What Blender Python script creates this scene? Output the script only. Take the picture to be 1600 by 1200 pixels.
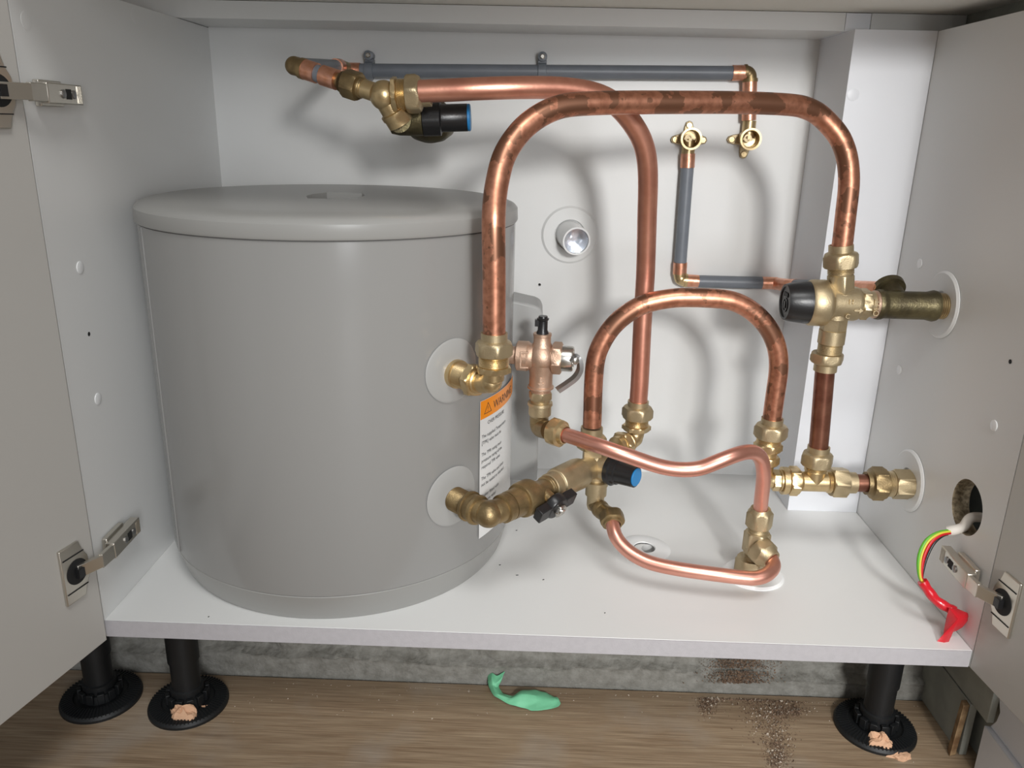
import bpy, bmesh, math, random
from mathutils import Vector, Matrix, noise
random.seed(7)
PI = math.pi
SC = bpy.context.scene
COL = SC.collection
for o in list(bpy.data.objects): bpy.data.objects.remove(o)

# ------------------------------------------------------------------ camera
CAM = Vector((0.4180, -0.6800, 0.4798)); FPX = 1245.8
pit, yaw, rol = 0.30992, -0.02022, 0.02302
fw = Vector((math.sin(yaw)*math.cos(pit), math.cos(yaw)*math.cos(pit), -math.sin(pit)))
r0 = Vector((math.cos(yaw), -math.sin(yaw), 0)); u0 = r0.cross(fw)
RT = r0*math.cos(rol) + u0*math.sin(rol); UP = -r0*math.sin(rol) + u0*math.cos(rol)
cd = bpy.data.cameras.new('camera'); cam = bpy.data.objects.new('camera', cd); COL.objects.link(cam)
cd.sensor_width = 36; cd.lens = 36*FPX/1600; cd.clip_start = 0.01
cam.matrix_world = Matrix((( RT.x, UP.x, -fw.x, CAM.x), (RT.y, UP.y, -fw.y, CAM.y), (RT.z, UP.z, -fw.z, CAM.z), (0, 0, 0, 1)))
SC.camera = cam

# ------------------------------------------------------------------ light
SC.view_settings.view_transform = 'Standard'; SC.view_settings.look = 'None'
SC.view_settings.gamma = 1; SC.view_settings.exposure = -0.04; SC.view_settings.use_curve_mapping = False
w = bpy.data.worlds.new('room_light'); SC.world = w; w.use_nodes = True
nt = w.node_tree; nt.nodes.clear()
wo = nt.nodes.new('ShaderNodeOutputWorld'); bg = nt.nodes.new('ShaderNodeBackground')
tc = nt.nodes.new('ShaderNodeTexCoord'); sx = nt.nodes.new('ShaderNodeSeparateXYZ')
nt.links.new(tc.outputs['Generated'], sx.inputs[0])
rp = nt.nodes.new('ShaderNodeValToRGB'); mr = nt.nodes.new('ShaderNodeMapRange')
mr.inputs[1].default_value = -1; mr.inputs[2].default_value = 1
nt.links.new(sx.outputs['Z'], mr.inputs[0]); nt.links.new(mr.outputs[0], rp.inputs[0])
e = rp.color_ramp.elements
e[0].position = 0.0; e[0].color = (.10, .085, .07, 1); e[1].position = 1.0; e[1].color = (.80, .82, .84, 1)
m_ = rp.color_ramp.elements.new(.47); m_.color = (.22, .20, .185, 1)
m_ = rp.color_ramp.elements.new(.60); m_.color = (.55, .55, .55, 1)
nt.links.new(rp.outputs[0], bg.inputs[0]); mr2 = nt.nodes.new('ShaderNodeMapRange'); mr2.inputs[1].default_value = .15; mr2.inputs[2].default_value = -1
mr2.inputs[3].default_value = .05; mr2.inputs[4].default_value = .72      # the bright side of the room is behind the photographer
nt.links.new(sx.outputs['Y'], mr2.inputs[0]); nt.links.new(mr2.outputs[0], bg.inputs[1])
nt.links.new(bg.outputs[0], wo.inputs[0])

def area(name, loc, target, size, power, col, size_y=None):
    l = bpy.data.lights.new(name, 'AREA'); l.energy = power; l.color = col; l.size = size
    if size_y: l.shape = 'RECTANGLE'; l.size_y = size_y
    o = bpy.data.objects.new(name, l); COL.objects.link(o); o.location = loc
    o.rotation_euler = (Vector(target)-Vector(loc)).to_track_quat('-Z', 'Y').to_euler()
    return o
kl = bpy.data.lights.new('ceiling_spotlight', 'SPOT'); kl.energy = 92; kl.color = (1.0, .985, .96)
kl.shadow_soft_size = 0.10; kl.spot_size = math.radians(42); kl.spot_blend = 1.0
KEY = bpy.data.objects.new('ceiling_spotlight', kl); COL.objects.link(KEY); KEY.location = (0.84, -1.75, 0.86)
KEY.rotation_euler = (Vector((0.66, 0.25, 0.18))-Vector(KEY.location)).to_track_quat('-Z', 'Y').to_euler()
WIN = area('window_daylight', (1.10, -2.25, 0.66), (0.5, 0.3, 0.28), 0.42, 19, (.94, .965, 1.0), 1.15)
TOPFILL = area('overhead_fill_light', (0.66, -1.15, 2.1), (0.6, 0.05, 0.0), 0.7, 20, (1.0, .99, .97))  # added fill from above that brightens the cupboard base, not a known lamp

# ------------------------------------------------------------------ helpers
def at(px, py, Y):
    d = fw + RT*((px-800)/FPX) - UP*((py-600)/FPX)
    return CAM + d*((Y-CAM.y)/d.y)

WT = {}
def V3(p): return Vector(p)

class G:
    def __init__(s): s.v = []; s.f = []
    def add(s, vs, fs):
        n = len(s.v); s.v += [Vector(v) for v in vs]; s.f += [tuple(i+n for i in f) for f in fs]; return s
    def box(s, a, b):
        x0, y0, z0 = a; x1, y1, z1 = b
        return s.add([(x0,y0,z0),(x1,y0,z0),(x1,y1,z0),(x0,y1,z0),(x0,y0,z1),(x1,y0,z1),(x1,y1,z1),(x0,y1,z1)],
                     [(0,3,2,1),(4,5,6,7),(0,1,5,4),(1,2,6,5),(2,3,7,6),(3,0,4,7)])
    def obox(s, c, ax, ay, az):                      # oriented box, half vectors
        c = V3(c); ax = V3(ax); ay = V3(ay); az = V3(az)
        vs = [c+ax*i+ay*j+az*k for k in (-1,1) for (i,j) in ((-1,-1),(1,-1),(1,1),(-1,1))]
        fl = [(0,3,2,1),(4,5,6,7),(0,1,5,4),(1,2,6,5),(2,3,7,6),(3,0,4,7)]
        if ax.cross(ay).dot(az) < 0: fl = [f[::-1] for f in fl]
        return s.add(vs, fl)
    def lathe(s, o, d, prof, seg=40, rot=0.0, up=None, cap=True):
        o = V3(o); d = V3(d).normalized()
        a = V3(up) if up else (Vector((0,0,1)) if abs(d.z) < .9 else Vector((0,1,0)))
        a = (a - d*a.dot(d)).normalized(); b = d.cross(a)
        vs = []; fs = []
        for p in prof:
            t = p[0]
            for k in range(seg):
                th = 2*PI*k/seg
                if len(p) == 3:
                    m = ((th + PI/6) % (PI/3)) - PI/6
                    r = min(p[1]/math.cos(m), p[2])
                else: r = p[1]
                th += rot
                vs.append(o + d*t + (a*math.cos(th) + b*math.sin(th))*r)
        n = len(prof)
        for i in range(n-1):
            for k in range(seg):
                k2 = (k+1) % seg
                fs.append((i*seg+k, i*seg+k2, (i+1)*seg+k2, (i+1)*seg+k))
        if cap:
            if prof[0][1] > 1e-5: fs.append(tuple(range(seg))[::-1])
            if prof[-1][1] > 1e-5: fs.append(tuple((n-1)*seg+k for k in range(seg)))
        return s.add(vs, fs)
    def tube(s, pts, r, seg=28, cap=True):
        pts = [V3(p) for p in pts]; n = len(pts)
        T = [(pts[min(i+1,n-1)]-pts[max(i-1,0)]).normalized() for i in range(n)]
        a = Vector((0,0,1)) if abs(T[0].z) < .9 else Vector((0,1,0))
        a = (a - T[0]*a.dot(T[0])).normalized(); vs = []; fs = []
        for i in range(n):
            a = (a - T[i]*a.dot(T[i])).normalized(); b = T[i].cross(a)
            rr = r[i] if isinstance(r, (list, tuple)) else r
            for k in range(seg):
                th = 2*PI*k/seg; vs.append(pts[i] + (a*math.cos(th)+b*math.sin(th))*rr)
        for i in range(n-1):
            for k in range(seg):
                k2 = (k+1) % seg; fs.append((i*seg+k, i*seg+k2, (i+1)*seg+k2, (i+1)*seg+k))
        if cap: fs.append(tuple(range(seg))[::-1]); fs.append(tuple((n-1)*seg+k for k in range(seg)))
        return s.add(vs, fs)
    def sphere(s, c, r, nu=28, nv=16, sc=(1,1,1)):
        c = V3(c); vs = [c+Vector((0,0,-r*sc[2]))]; fs = []
        for j in range(1, nv):
            ph = -PI/2 + PI*j/nv
            for k in range(nu):
                th = 2*PI*k/nu
                vs.append(c+Vector((r*math.cos(ph)*math.cos(th)*sc[0], r*math.cos(ph)*math.sin(th)*sc[1], r*math.sin(ph)*sc[2])))
        vs.append(c+Vector((0,0,r*sc[2]))); L = len(vs)-1
        for k in range(nu):
            k2 = (k+1) % nu
            fs.append((0, 1+k2, 1+k)); fs.append((L, L-nu+k, L-nu+k2))
            for j in range(nv-2): fs.append((1+j*nu+k, 1+j*nu+k2, 1+(j+1)*nu+k2, 1+(j+1)*nu+k))
        return s.add(vs, fs)
    def prism(s, poly, c, ax, ay, az):               # poly in (ax, ay), thickness vector az
        c = V3(c); ax = V3(ax); ay = V3(ay); az = V3(az); n = len(poly)
        vs = [c+ax*p[0]+ay*p[1] for p in poly] + [c+ax*p[0]+ay*p[1]+az for p in poly]
        fs = [tuple(range(n))[::-1], tuple(range(n, 2*n))] + [(i, (i+1) % n, n+(i+1) % n, n+i) for i in range(n)]
        return s.add(vs, fs)

def put(name, g, mat, parent=None, bev=0, sharp=35, smooth=True, origin=None, subsurf=0, cat=None, label=None, group=None, kind=None):
    me = bpy.data.meshes.new(name)
    xs = [v.x for v in g.v]; ys = [v.y for v in g.v]; zs = [v.z for v in g.v]
    o0 = Vector(origin) if origin else Vector(((min(xs)+max(xs))/2, (min(ys)+max(ys))/2, min(zs)))
    me.from_pydata([tuple(v-o0) for v in g.v], [], g.f); me.update()
    bm = bmesh.new(); bm.from_mesh(me); bmesh.ops.recalc_face_normals(bm, faces=bm.faces); bm.to_mesh(me); bm.free()
    if smooth:
        me.polygons.foreach_set('use_smooth', [True]*len(me.polygons)); me.set_sharp_from_angle(angle=math.radians(sharp))
    me.materials.append(mat)
    o = bpy.data.objects.new(name, me); COL.objects.link(o)
    if parent is not None: o.parent = parent; o.location = o0 - WT[parent.name]
    else: o.location = o0
    WT[o.name] = o0
    if bev:
        b = o.modifiers.new('bevel', 'BEVEL'); b.width = bev; b.segments = 2; b.limit_method = 'ANGLE'; b.angle_limit = math.radians(40)
        b.harden_normals = False
    if subsurf:
        m = o.modifiers.new('sub', 'SUBSURF'); m.levels = subsurf; m.render_levels = subsurf
    tag(o, label, cat, group, kind)
    return o
def tag(o, label=None, cat=None, group=None, kind=None):
    if label: o['label'] = label
    if cat: o['category'] = cat
    if group: o['group'] = group
    if kind: o['kind'] = kind
    return o
def thing(name, loc, label, cat, group=None, kind=None):
    o = bpy.data.objects.new(name, None); COL.objects.link(o); o.location = loc; o.empty_display_size = .02
    WT[o.name] = Vector(loc); return tag(o, label, cat, group, kind)
def cut(o, g):                                        # boolean difference, baked into the mesh
    me = bpy.data.meshes.new('cutter'); me.from_pydata([tuple(v) for v in g.v], [], g.f)
    bm = bmesh.new(); bm.from_mesh(me); bmesh.ops.recalc_face_normals(bm, faces=bm.faces); bm.to_mesh(me); bm.free()
    c = bpy.data.objects.new('cutter', me); COL.objects.link(c)
    par = o.parent; loc = o.location.copy()
    o.parent = None; o.location = WT[o.name]
    m = o.modifiers.new('cut', 'BOOLEAN'); m.object = c; m.operation = 'DIFFERENCE'; m.solver = 'EXACT'
    bpy.context.view_layer.update()
    dg = bpy.context.evaluated_depsgraph_get()
    nm = bpy.data.meshes.new_from_object(o.evaluated_get(dg)); o.modifiers.clear(); o.data = nm
    o.parent = par; o.location = loc
    bpy.data.objects.remove(c)
    return o
def text_geo(s, size, extr=0.0, align='LEFT'):
    cu = bpy.data.curves.new('t', 'FONT'); cu.body = s; cu.size = size; cu.extrude = extr; cu.align_x = align; cu.resolution_u = 3
    o = bpy.data.objects.new('t', cu); COL.objects.link(o); bpy.context.view_layer.update()
    me = bpy.data.meshes.new_from_object(o.evaluated_get(bpy.context.evaluated_depsgraph_get()))
    vs = [v.co.copy() for v in me.vertices]; fs = [tuple(p.vertices) for p in me.polygons]
    bpy.data.objects.remove(o); return vs, fs
def spline(pts, n=10):                                # Catmull-Rom
    pts = [V3(p) for p in pts]; P = [pts[0]*2-pts[1]] + pts + [pts[-1]*2-pts[-2]]; out = []
    for i in range(1, len(P)-2):
        for k in range(n):
            t = k/n; a, b, c, d = P[i-1], P[i], P[i+1], P[i+2]
            out.append(.5*((2*b)+(c-a)*t+(2*a-5*b+4*c-d)*t*t+(3*b-a-3*c+d)*t**3))
    out.append(pts[-1]); return out
def relax(pts, it=12):
    for _ in range(it):
        q = pts[:]
        for i in range(1, len(pts)-1): q[i] = (pts[i-1]+pts[i]*2+pts[i+1])/4
        pts = q
    return pts
def arc3(p0, c, p1, n=14):                            # quarter-turn between two straight runs through corner c
    p0, c, p1 = V3(p0), V3(c), V3(p1); o = p0+p1-c; a = p0-o; b = p1-o
    return [o + a*math.cos(PI/2*k/n) + b*math.sin(PI/2*k/n) for k in range(n+1)]

# ------------------------------------------------------------------ materials
def mat(name, col, rough=.5, metal=0, coat=0, bump=0, bscale=200, spec=.5, var=0, vscale=30, col2=None, trans=0, alpha=1, bdist=.001):
    m = bpy.data.materials.new(name); m.use_nodes = True; n = m.node_tree; b = n.nodes['Principled BSDF']
    b.inputs['Base Color'].default_value = (*col, 1); b.inputs['Roughness'].default_value = rough
    b.inputs['Metallic'].default_value = metal; b.inputs['Coat Weight'].default_value = coat
    b.inputs['Specular IOR Level'].default_value = spec; b.inputs['Transmission Weight'].default_value = trans
    b.inputs['Alpha'].default_value = alpha
    t = n.nodes.new('ShaderNodeTexCoord')
    if var or col2:
        nz = n.nodes.new('ShaderNodeTexNoise'); nz.inputs['Scale'].default_value = vscale; nz.inputs['Detail'].default_value = 5
        n.links.new(t.outputs['Object'], nz.inputs['Vector'])
        r = n.nodes.new('ShaderNodeValToRGB'); c2 = col2 or tuple(c*(1-var) for c in col)
        r.color_ramp.elements[0].position = .38; r.color_ramp.elements[0].color = (*c2, 1)
        r.color_ramp.elements[1].position = .62; r.color_ramp.elements[1].color = (*col, 1)
        n.links.new(nz.outputs[0], r.inputs[0]); n.links.new(r.outputs[0], b.inputs['Base Color'])
    if bump:
        nz = n.nodes.new('ShaderNodeTexNoise'); nz.inputs['Scale'].default_value = bscale; nz.inputs['Detail'].default_value = 3
        n.links.new(t.outputs['Object'], nz.inputs['Vector'])
        bp = n.nodes.new('ShaderNodeBump'); bp.inputs['Strength'].default_value = bump; bp.inputs['Distance'].default_value = bdist
        n.links.new(nz.outputs[0], bp.inputs['Height']); n.links.new(bp.outputs[0], b.inputs['Normal'])
    return m
M = {}
M['board'] = mat('white_melamine_board', (.76, .765, .755), .36, bump=.05, bscale=350)
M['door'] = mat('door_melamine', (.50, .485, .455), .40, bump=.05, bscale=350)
M['boxing'] = mat('white_boxing_board', (.80, .82, .86), .4)
M['edge'] = mat('grey_edge_band', (.47, .455, .475), .45, bump=.2, bscale=900, var=.05, vscale=150)
M['chip'] = mat('chipboard', (.36, .29, .19), .9, bump=1, bscale=500, col2=(.17, .13, .08), vscale=260)
M['tank'] = mat('grey_tank_jacket', (.278, .276, .268), .20, coat=0)
M['lid'] = mat('grey_tank_lid', (.31, .308, .296), .30, coat=0)
M['shroud'] = mat('grey_tank_cover', (.36, .365, .36), .4)
M['clearp'] = mat('frosted_plastic', (.35, .35, .34), .3, coat=.1)
M['white'] = mat('white_plastic', (.86, .87, .87), .28, coat=.3)
M['copper'] = mat('bright_copper', (.80, .39, .28), .37, .92, col2=(.70, .32, .23), vscale=45, bump=.08, bscale=300)
M['copper2'] = mat('smooth_copper', (.80, .40, .31), .34, .92, col2=(.74, .35, .27), vscale=30)
M['ferrule'] = mat('pressed_copper', (.85, .45, .32), .36, .92, col2=(.72, .33, .2), vscale=120, bump=.2, bscale=400)
M['brass'] = mat('bright_brass', (.68, .52, .29), .34, .92, col2=(.58, .44, .24), vscale=80, bump=.12, bscale=700)
M['brassm'] = mat('matt_brass', (.55, .45, .285), .44, .88, col2=(.48, .385, .24), vscale=60, bump=.2, bscale=900)
M['brassd'] = mat('dull_bronze_brass', (.37, .27, .135), .42, .85, col2=(.24, .175, .09), vscale=55, bump=.25, bscale=600)
M['olive'] = mat('tarnished_brass', (.16, .135, .07), .42, .8, col2=(.085, .07, .04), vscale=50, bump=.3, bscale=500)
M['bronze'] = mat('pink_bronze', (.62, .44, .33), .46, .85, col2=(.54, .37, .27), vscale=60, bump=.3, bscale=900)
M['black'] = mat('black_plastic', (.012, .012, .013), .33, bump=.1, bscale=600)
M['legblack'] = mat('black_leg_plastic', (.006, .007, .008), .5, bump=.1, bscale=500)
M['blue'] = mat('blue_plastic', (.02, .21, .50), .4)
M['grey'] = mat('grey_plastic_pipe', (.185, .205, .235), .40, var=.1, vscale=40)
M['steel'] = mat('nickel_plate', (.60, .58, .54), .24, 1, bump=.03, bscale=200)
M['steeld'] = mat('cast_zinc', (.35, .35, .35), .35, .9)
M['nickel'] = mat('satin_nickel_hinge', (.62, .585, .52), .28, .95)
M['dark'] = mat('recess_shade_and_dirt', (.01, .01, .01), .8)  # black for dirt flecks, and for shade painted in holes, slots and grooves
M['foil'] = mat('silver_foil', (.80, .84, .90), .22, .9, bump=.8, bscale=90)
M['orange'] = mat('orange_print', (.85, .27, .01), .35)
M['paper'] = mat('label_paper', (.74, .745, .74), .35, coat=.2)
M['ink'] = mat('black_ink', (.03, .03, .035), .5)
M['red'] = mat('red_tape', (.62, .008, .02), .32, coat=.4, bump=.5, bscale=150)
M['gwire'] = mat('green_wire', (.12, .42, .03), .4)
M['ywire'] = mat('yellow_wire', (.62, .60, .06), .4)
M['rwire'] = mat('red_wire', (.55, .012, .015), .4)
M['sheath'] = mat('white_cable_sheath', (.72, .68, .62), .45)
M['tape'] = mat('green_masking_tape', (.20, .62, .36), .6, bump=.3, bscale=150)
M['tan'] = mat('tan_filler', (.66, .40, .25), .8, bump=.6, bscale=300)
M['skirt'] = mat('white_skirting_paint', (.78, .80, .84), .4)
M['gboard'] = mat('grey_green_board', (.36, .37, .33), .7, var=.15, vscale=40, bump=.15, bscale=200)
M['shim'] = mat('rough_timber', (.42, .28, .15), .8, col2=(.20, .11, .05), vscale=70, bump=.5, bscale=200)
M['rail'] = mat('worktop_underside', (.80, .785, .72), .7)

def copper_aged():
    m = mat('tarnished_copper', (.8, .3, .2), .3, .95); n = m.node_tree; b = n.nodes['Principled BSDF']
    t = n.nodes.new('ShaderNodeTexCoord')
    n1 = n.nodes.new('ShaderNodeTexNoise'); n1.inputs['Scale'].default_value = 42; n1.inputs['Detail'].default_value = 4; n1.inputs['Roughness'].default_value = .55
    n2 = n.nodes.new('ShaderNodeTexNoise'); n2.inputs['Scale'].default_value = 150; n2.inputs['Detail'].default_value = 4
    for k in (n1, n2): n.links.new(t.outputs['Object'], k.inputs['Vector'])
    a = n.nodes.new('ShaderNodeValToRGB'); c = n.nodes.new('ShaderNodeValToRGB')
    E = a.color_ramp.elements; E[0].position = .455; E[0].color = (0, 0, 0, 1); E[1].position = .475; E[1].color = (1, 1, 1, 1)
    E = c.color_ramp.elements; E[0].position = .33; E[0].color = (.48, .21, .13, 1); E[1].position = .6; E[1].color = (.66, .31, .20, 1)
    n.links.new(n1.outputs[0], a.inputs[0]); n.links.new(n2.outputs[0], c.inputs[0])
    mx = n.nodes.new('ShaderNodeMix'); mx.data_type = 'RGBA'
    mx.inputs[6].default_value = (.33, .165, .105, 1)
    n.links.new(a.outputs[0], mx.inputs[0]); n.links.new(c.outputs[0], mx.inputs[7]); n.links.new(mx.outputs[2], b.inputs['Base Color'])
    b.inputs['Roughness'].default_value = .37
    return m
M['aged'] = copper_aged()
M['brown'] = mat('brown_copper', (.22, .09, .06), .35, .9, col2=(.33, .15, .10), vscale=50)

def wood():
    m = mat('oak_laminate_floor', (.4, .3, .2), .45); n = m.node_tree; b = n.nodes['Principled BSDF']
    t = n.nodes.new('ShaderNodeTexCoord'); mp = n.nodes.new('ShaderNodeMapping'); mp.inputs['Scale'].default_value = (2.6, 62, 1)
    n.links.new(t.outputs['Object'], mp.inputs[0])
    n1 = n.nodes.new('ShaderNodeTexNoise'); n1.inputs['Scale'].default_value = 3.2; n1.inputs['Detail'].default_value = 8; n1.inputs['Roughness'].default_value = .65; n1.inputs['Distortion'].default_value = .6
    n.links.new(mp.outputs[0], n1.inputs['Vector'])
    r = n.nodes.new('ShaderNodeValToRGB'); E = r.color_ramp.elements
    E[0].position = .30; E[0].color = (.25, .17, .105, 1); E[1].position = .70; E[1].color = (.40, .305, .205, 1)
    n.links.new(n1.outputs[0], r.inputs[0])
    n2 = n.nodes.new('ShaderNodeTexNoise'); n2.inputs['Scale'].default_value = 11; n2.inputs['Detail'].default_value = 6
    n.links.new(t.outputs['Object'], n2.inputs['Vector'])
    r2 = n.nodes.new('ShaderNodeValToRGB'); E = r2.color_ramp.elements; E[0].position = .5; E[0].color = (0,0,0,1); E[1].position = .75; E[1].color = (.55,.55,.55,1)
    n.links.new(n2.outputs[0], r2.inputs[0])
    mx = n.nodes.new('ShaderNodeMix'); mx.data_type = 'RGBA'; mx.inputs[7].default_value = (.40, .37, .33, 1)
    n.links.new(r2.outputs[0], mx.inputs[0]); n.links.new(r.outputs[0], mx.inputs[6]); mp2 = n.nodes.new('ShaderNodeMapping'); mp2.inputs['Scale'].default_value = (9, 420, 1); n.links.new(t.outputs['Object'], mp2.inputs[0])
    n3 = n.nodes.new('ShaderNodeTexNoise'); n3.inputs['Scale'].default_value = 2.0; n3.inputs['Detail'].default_value = 5; n.links.new(mp2.outputs[0], n3.inputs['Vector'])
    r3 = n.nodes.new('ShaderNodeValToRGB'); E = r3.color_ramp.elements; E[0].position = .35; E[0].color = (.74,.72,.70,1); E[1].position = .65; E[1].color = (1.12,1.12,1.12,1)
    n.links.new(n3.outputs[0], r3.inputs[0]); mm = n.nodes.new('ShaderNodeMix'); mm.data_type = 'RGBA'; mm.blend_type = 'MULTIPLY'; mm.inputs[0].default_value = 1
    n.links.new(mx.outputs[2], mm.inputs[6]); n.links.new(r3.outputs[0], mm.inputs[7]); n.links.new(mm.outputs[2], b.inputs['Base Color'])
    return m
M['wood'] = wood()
def concrete():
    m = mat('rough_cement_render', (.3, .3, .3), .9, bump=.9, bscale=110, spec=.2, bdist=.003); n = m.node_tree; b = n.nodes['Principled BSDF']
    t = n.nodes.new('ShaderNodeTexCoord')
    n1 = n.nodes.new('ShaderNodeTexNoise'); n1.inputs['Scale'].default_value = 75; n1.inputs['Detail'].default_value = 10; n1.inputs['Roughness'].default_value = .65
    n.links.new(t.outputs['Object'], n1.inputs['Vector'])
    r = n.nodes.new('ShaderNodeValToRGB'); E = r.color_ramp.elements
    E[0].position = .25; E[0].color = (.16, .155, .135, 1); E[1].position = .8; E[1].color = (.34, .335, .31, 1)
    n.links.new(n1.outputs[0], r.inputs[0]); n.links.new(r.outputs[0], b.inputs['Base Color']); return m
M['concrete'] = concrete()

# ------------------------------------------------------------------ setting
W = .864; D = .411; DC = .298; XC = .772; H = .594; T = .0185; ZF = -.14
g = G().box((-1.6, -1.6, ZF-.02), (2.4, .0990, ZF)); put('floor', g, M['wood'], kind='structure')
# rough cement kerb under the unit
g = G(); NX, NZ = 420, 44; vs = []; fs = []
for j in range(NZ+1):
    z = ZF-.004 + (.112)*j/NZ
    for i in range(NX+1):
        x = -.42+1.42*i/NX
        ridge = -.114 + .014*noise.noise(Vector((x*3.1, 0, 5))) + .004*noise.noise(Vector((x*25, 1, 5)))
        up = 1/(1+math.exp(-(z-ridge)/.0012))
        n1 = noise.fractal(Vector((x*24, z*30, 1)), 1.0, 2.0, 5); n2 = noise.noise(Vector((x*5, z*14, 9)))
        y = .1125 - .0105*(1-up) - .0075*math.exp(-((z-ridge)/.0018)**2) + .0085*n1*up*(.4+.6*abs(n2)*2) + .0008*n1
        vs.append((x, y, z))
for j in range(NZ):
    for i in range(NX): a = j*(NX+1)+i; fs.append((a, a+1, a+NX+2, a+NX+1))
L = len(vs)
for i in range(NX+1): vs.append((vs[NZ*(NX+1)+i][0], .45, ZF+.106))
for i in range(NX): fs.append((NZ*(NX+1)+i, NZ*(NX+1)+i+1, L+i+1, L+i))
g.add(vs, fs); put('wall_back', g, M['concrete'], kind='structure', sharp=60)
g = G().box((.905, -.05, ZF), (.93, .46, .62)); put('wall_right', g, M['gboard'], kind='structure')

# ------------------------------------------------------------------ cupboard
cab = thing('sink_cupboard', (W/2, .2, 0), 'white kitchen base cupboard with both doors open, standing on black plastic legs', 'cupboard')
base = put('base_panel', G().box((0, .0006, -T), (W, D, 0)), M['board'], cab, bev=.0004)
cut(base, G().lathe((.573, .181, -.05), (0,0,1), [(0, .0115), (.1, .0115)], 32))
put('edge_band', G().box((0, -.0004, -T), (W-.0012, .0005, -.0003)), M['edge'], cab, label='grey edge band')
put('side_panel', G().box((-T, 0, -T), (0, D+.03, .5935)), M['board'], cab, bev=.0004)
rs = put('side_panel', G().box((W+.0004, 0, -T), (W+T, D+.03, .5935)), M['board'], cab)
cut(rs, G().lathe((W-.01, .0605, .1262), (1,0,0), [(0, .0285), (.06, .0285)], 48))
ring = G().lathe((W+.0006, .0605, .1262), (1,0,0), [(0, .0285), (.0178, .0280), (.0178, .0300), (0, .0300)], 48, cap=False)
put('drilled_hole_edge', ring, M['chip'], rs, label='bare chipboard edge of the round cable hole')
bk = put('back_panel', G().box((0, D, -T), (W, D+.009, .6135)), M['board'], cab)
cut(bk, G().lathe((.4308, D-.01, .2753), (0,1,0), [(0, .002), (.06, .002)], 16))
box_ = put('boxed_in_corner', G().box((XC, DC, 0), (W, D, H)), M['boxing'], cab, bev=.0003)
put('corner_panel_edge', G().box((.7685, .3212, H), (.7965, D, .6132)), M['boxing'], cab)
put('top_rail', G().box((-.16, .3208, H), (.768, D-.0005, .6135)), M['board'], cab, bev=.0004)
put('top_rail', G().box((.797, .3208, H+.0003), (.904, D-.0005, .6135)), M['board'], cab, bev=.0004)
# screw caps and drill marks on the side panels
def discx(x, y, z, r, h, s, parent, name='screw_cap', m='white'):
    return put(name, G().lathe((x, y, z), (s,0,0), [(-.0003, r), (h*.6, r), (h, r*.8)], 28), M[m], parent)
LS = [o for o in bpy.data.objects if o.name.startswith('side_panel')][0]
for y, z in ((.0464, .3483), (.0448, .2202)): discx(0, y, z, .0058, .0009, 1, LS)
for y, z in ((.2119, .5823), (.3761, .5627), (.02, .555)): discx(0, y, z, .0072, .0003, 1, LS, m='board')
for y, z in ((.2461, .3425), (.2499, .214), (.0447, .2201)): discx(W, y, z, .0055, .0009, -1, rs)
discx(0, .0454, .285, .0021, .0002, 1, LS, 'drill_hole_shade', 'dark'); discx(W, .0418, .2845, .0021, .0002, -1, rs, 'drill_hole_shade', 'dark')  # flat dark discs paint the shade inside the drill holes
put('screw_cap', G().lathe((.7801, DC, .5252), (0,-1,0), [(0, .0068), (.0002, .0068), (.0004, .0062)], 28), M['boxing'], box_)

put('worktop', G().box((-.30, -.03, .6140), (1.2, .45, .65)), M['rail'], bev=.002, cat='worktop',
    label='underside of the worktop, a grey strip across the very top of the picture')

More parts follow.
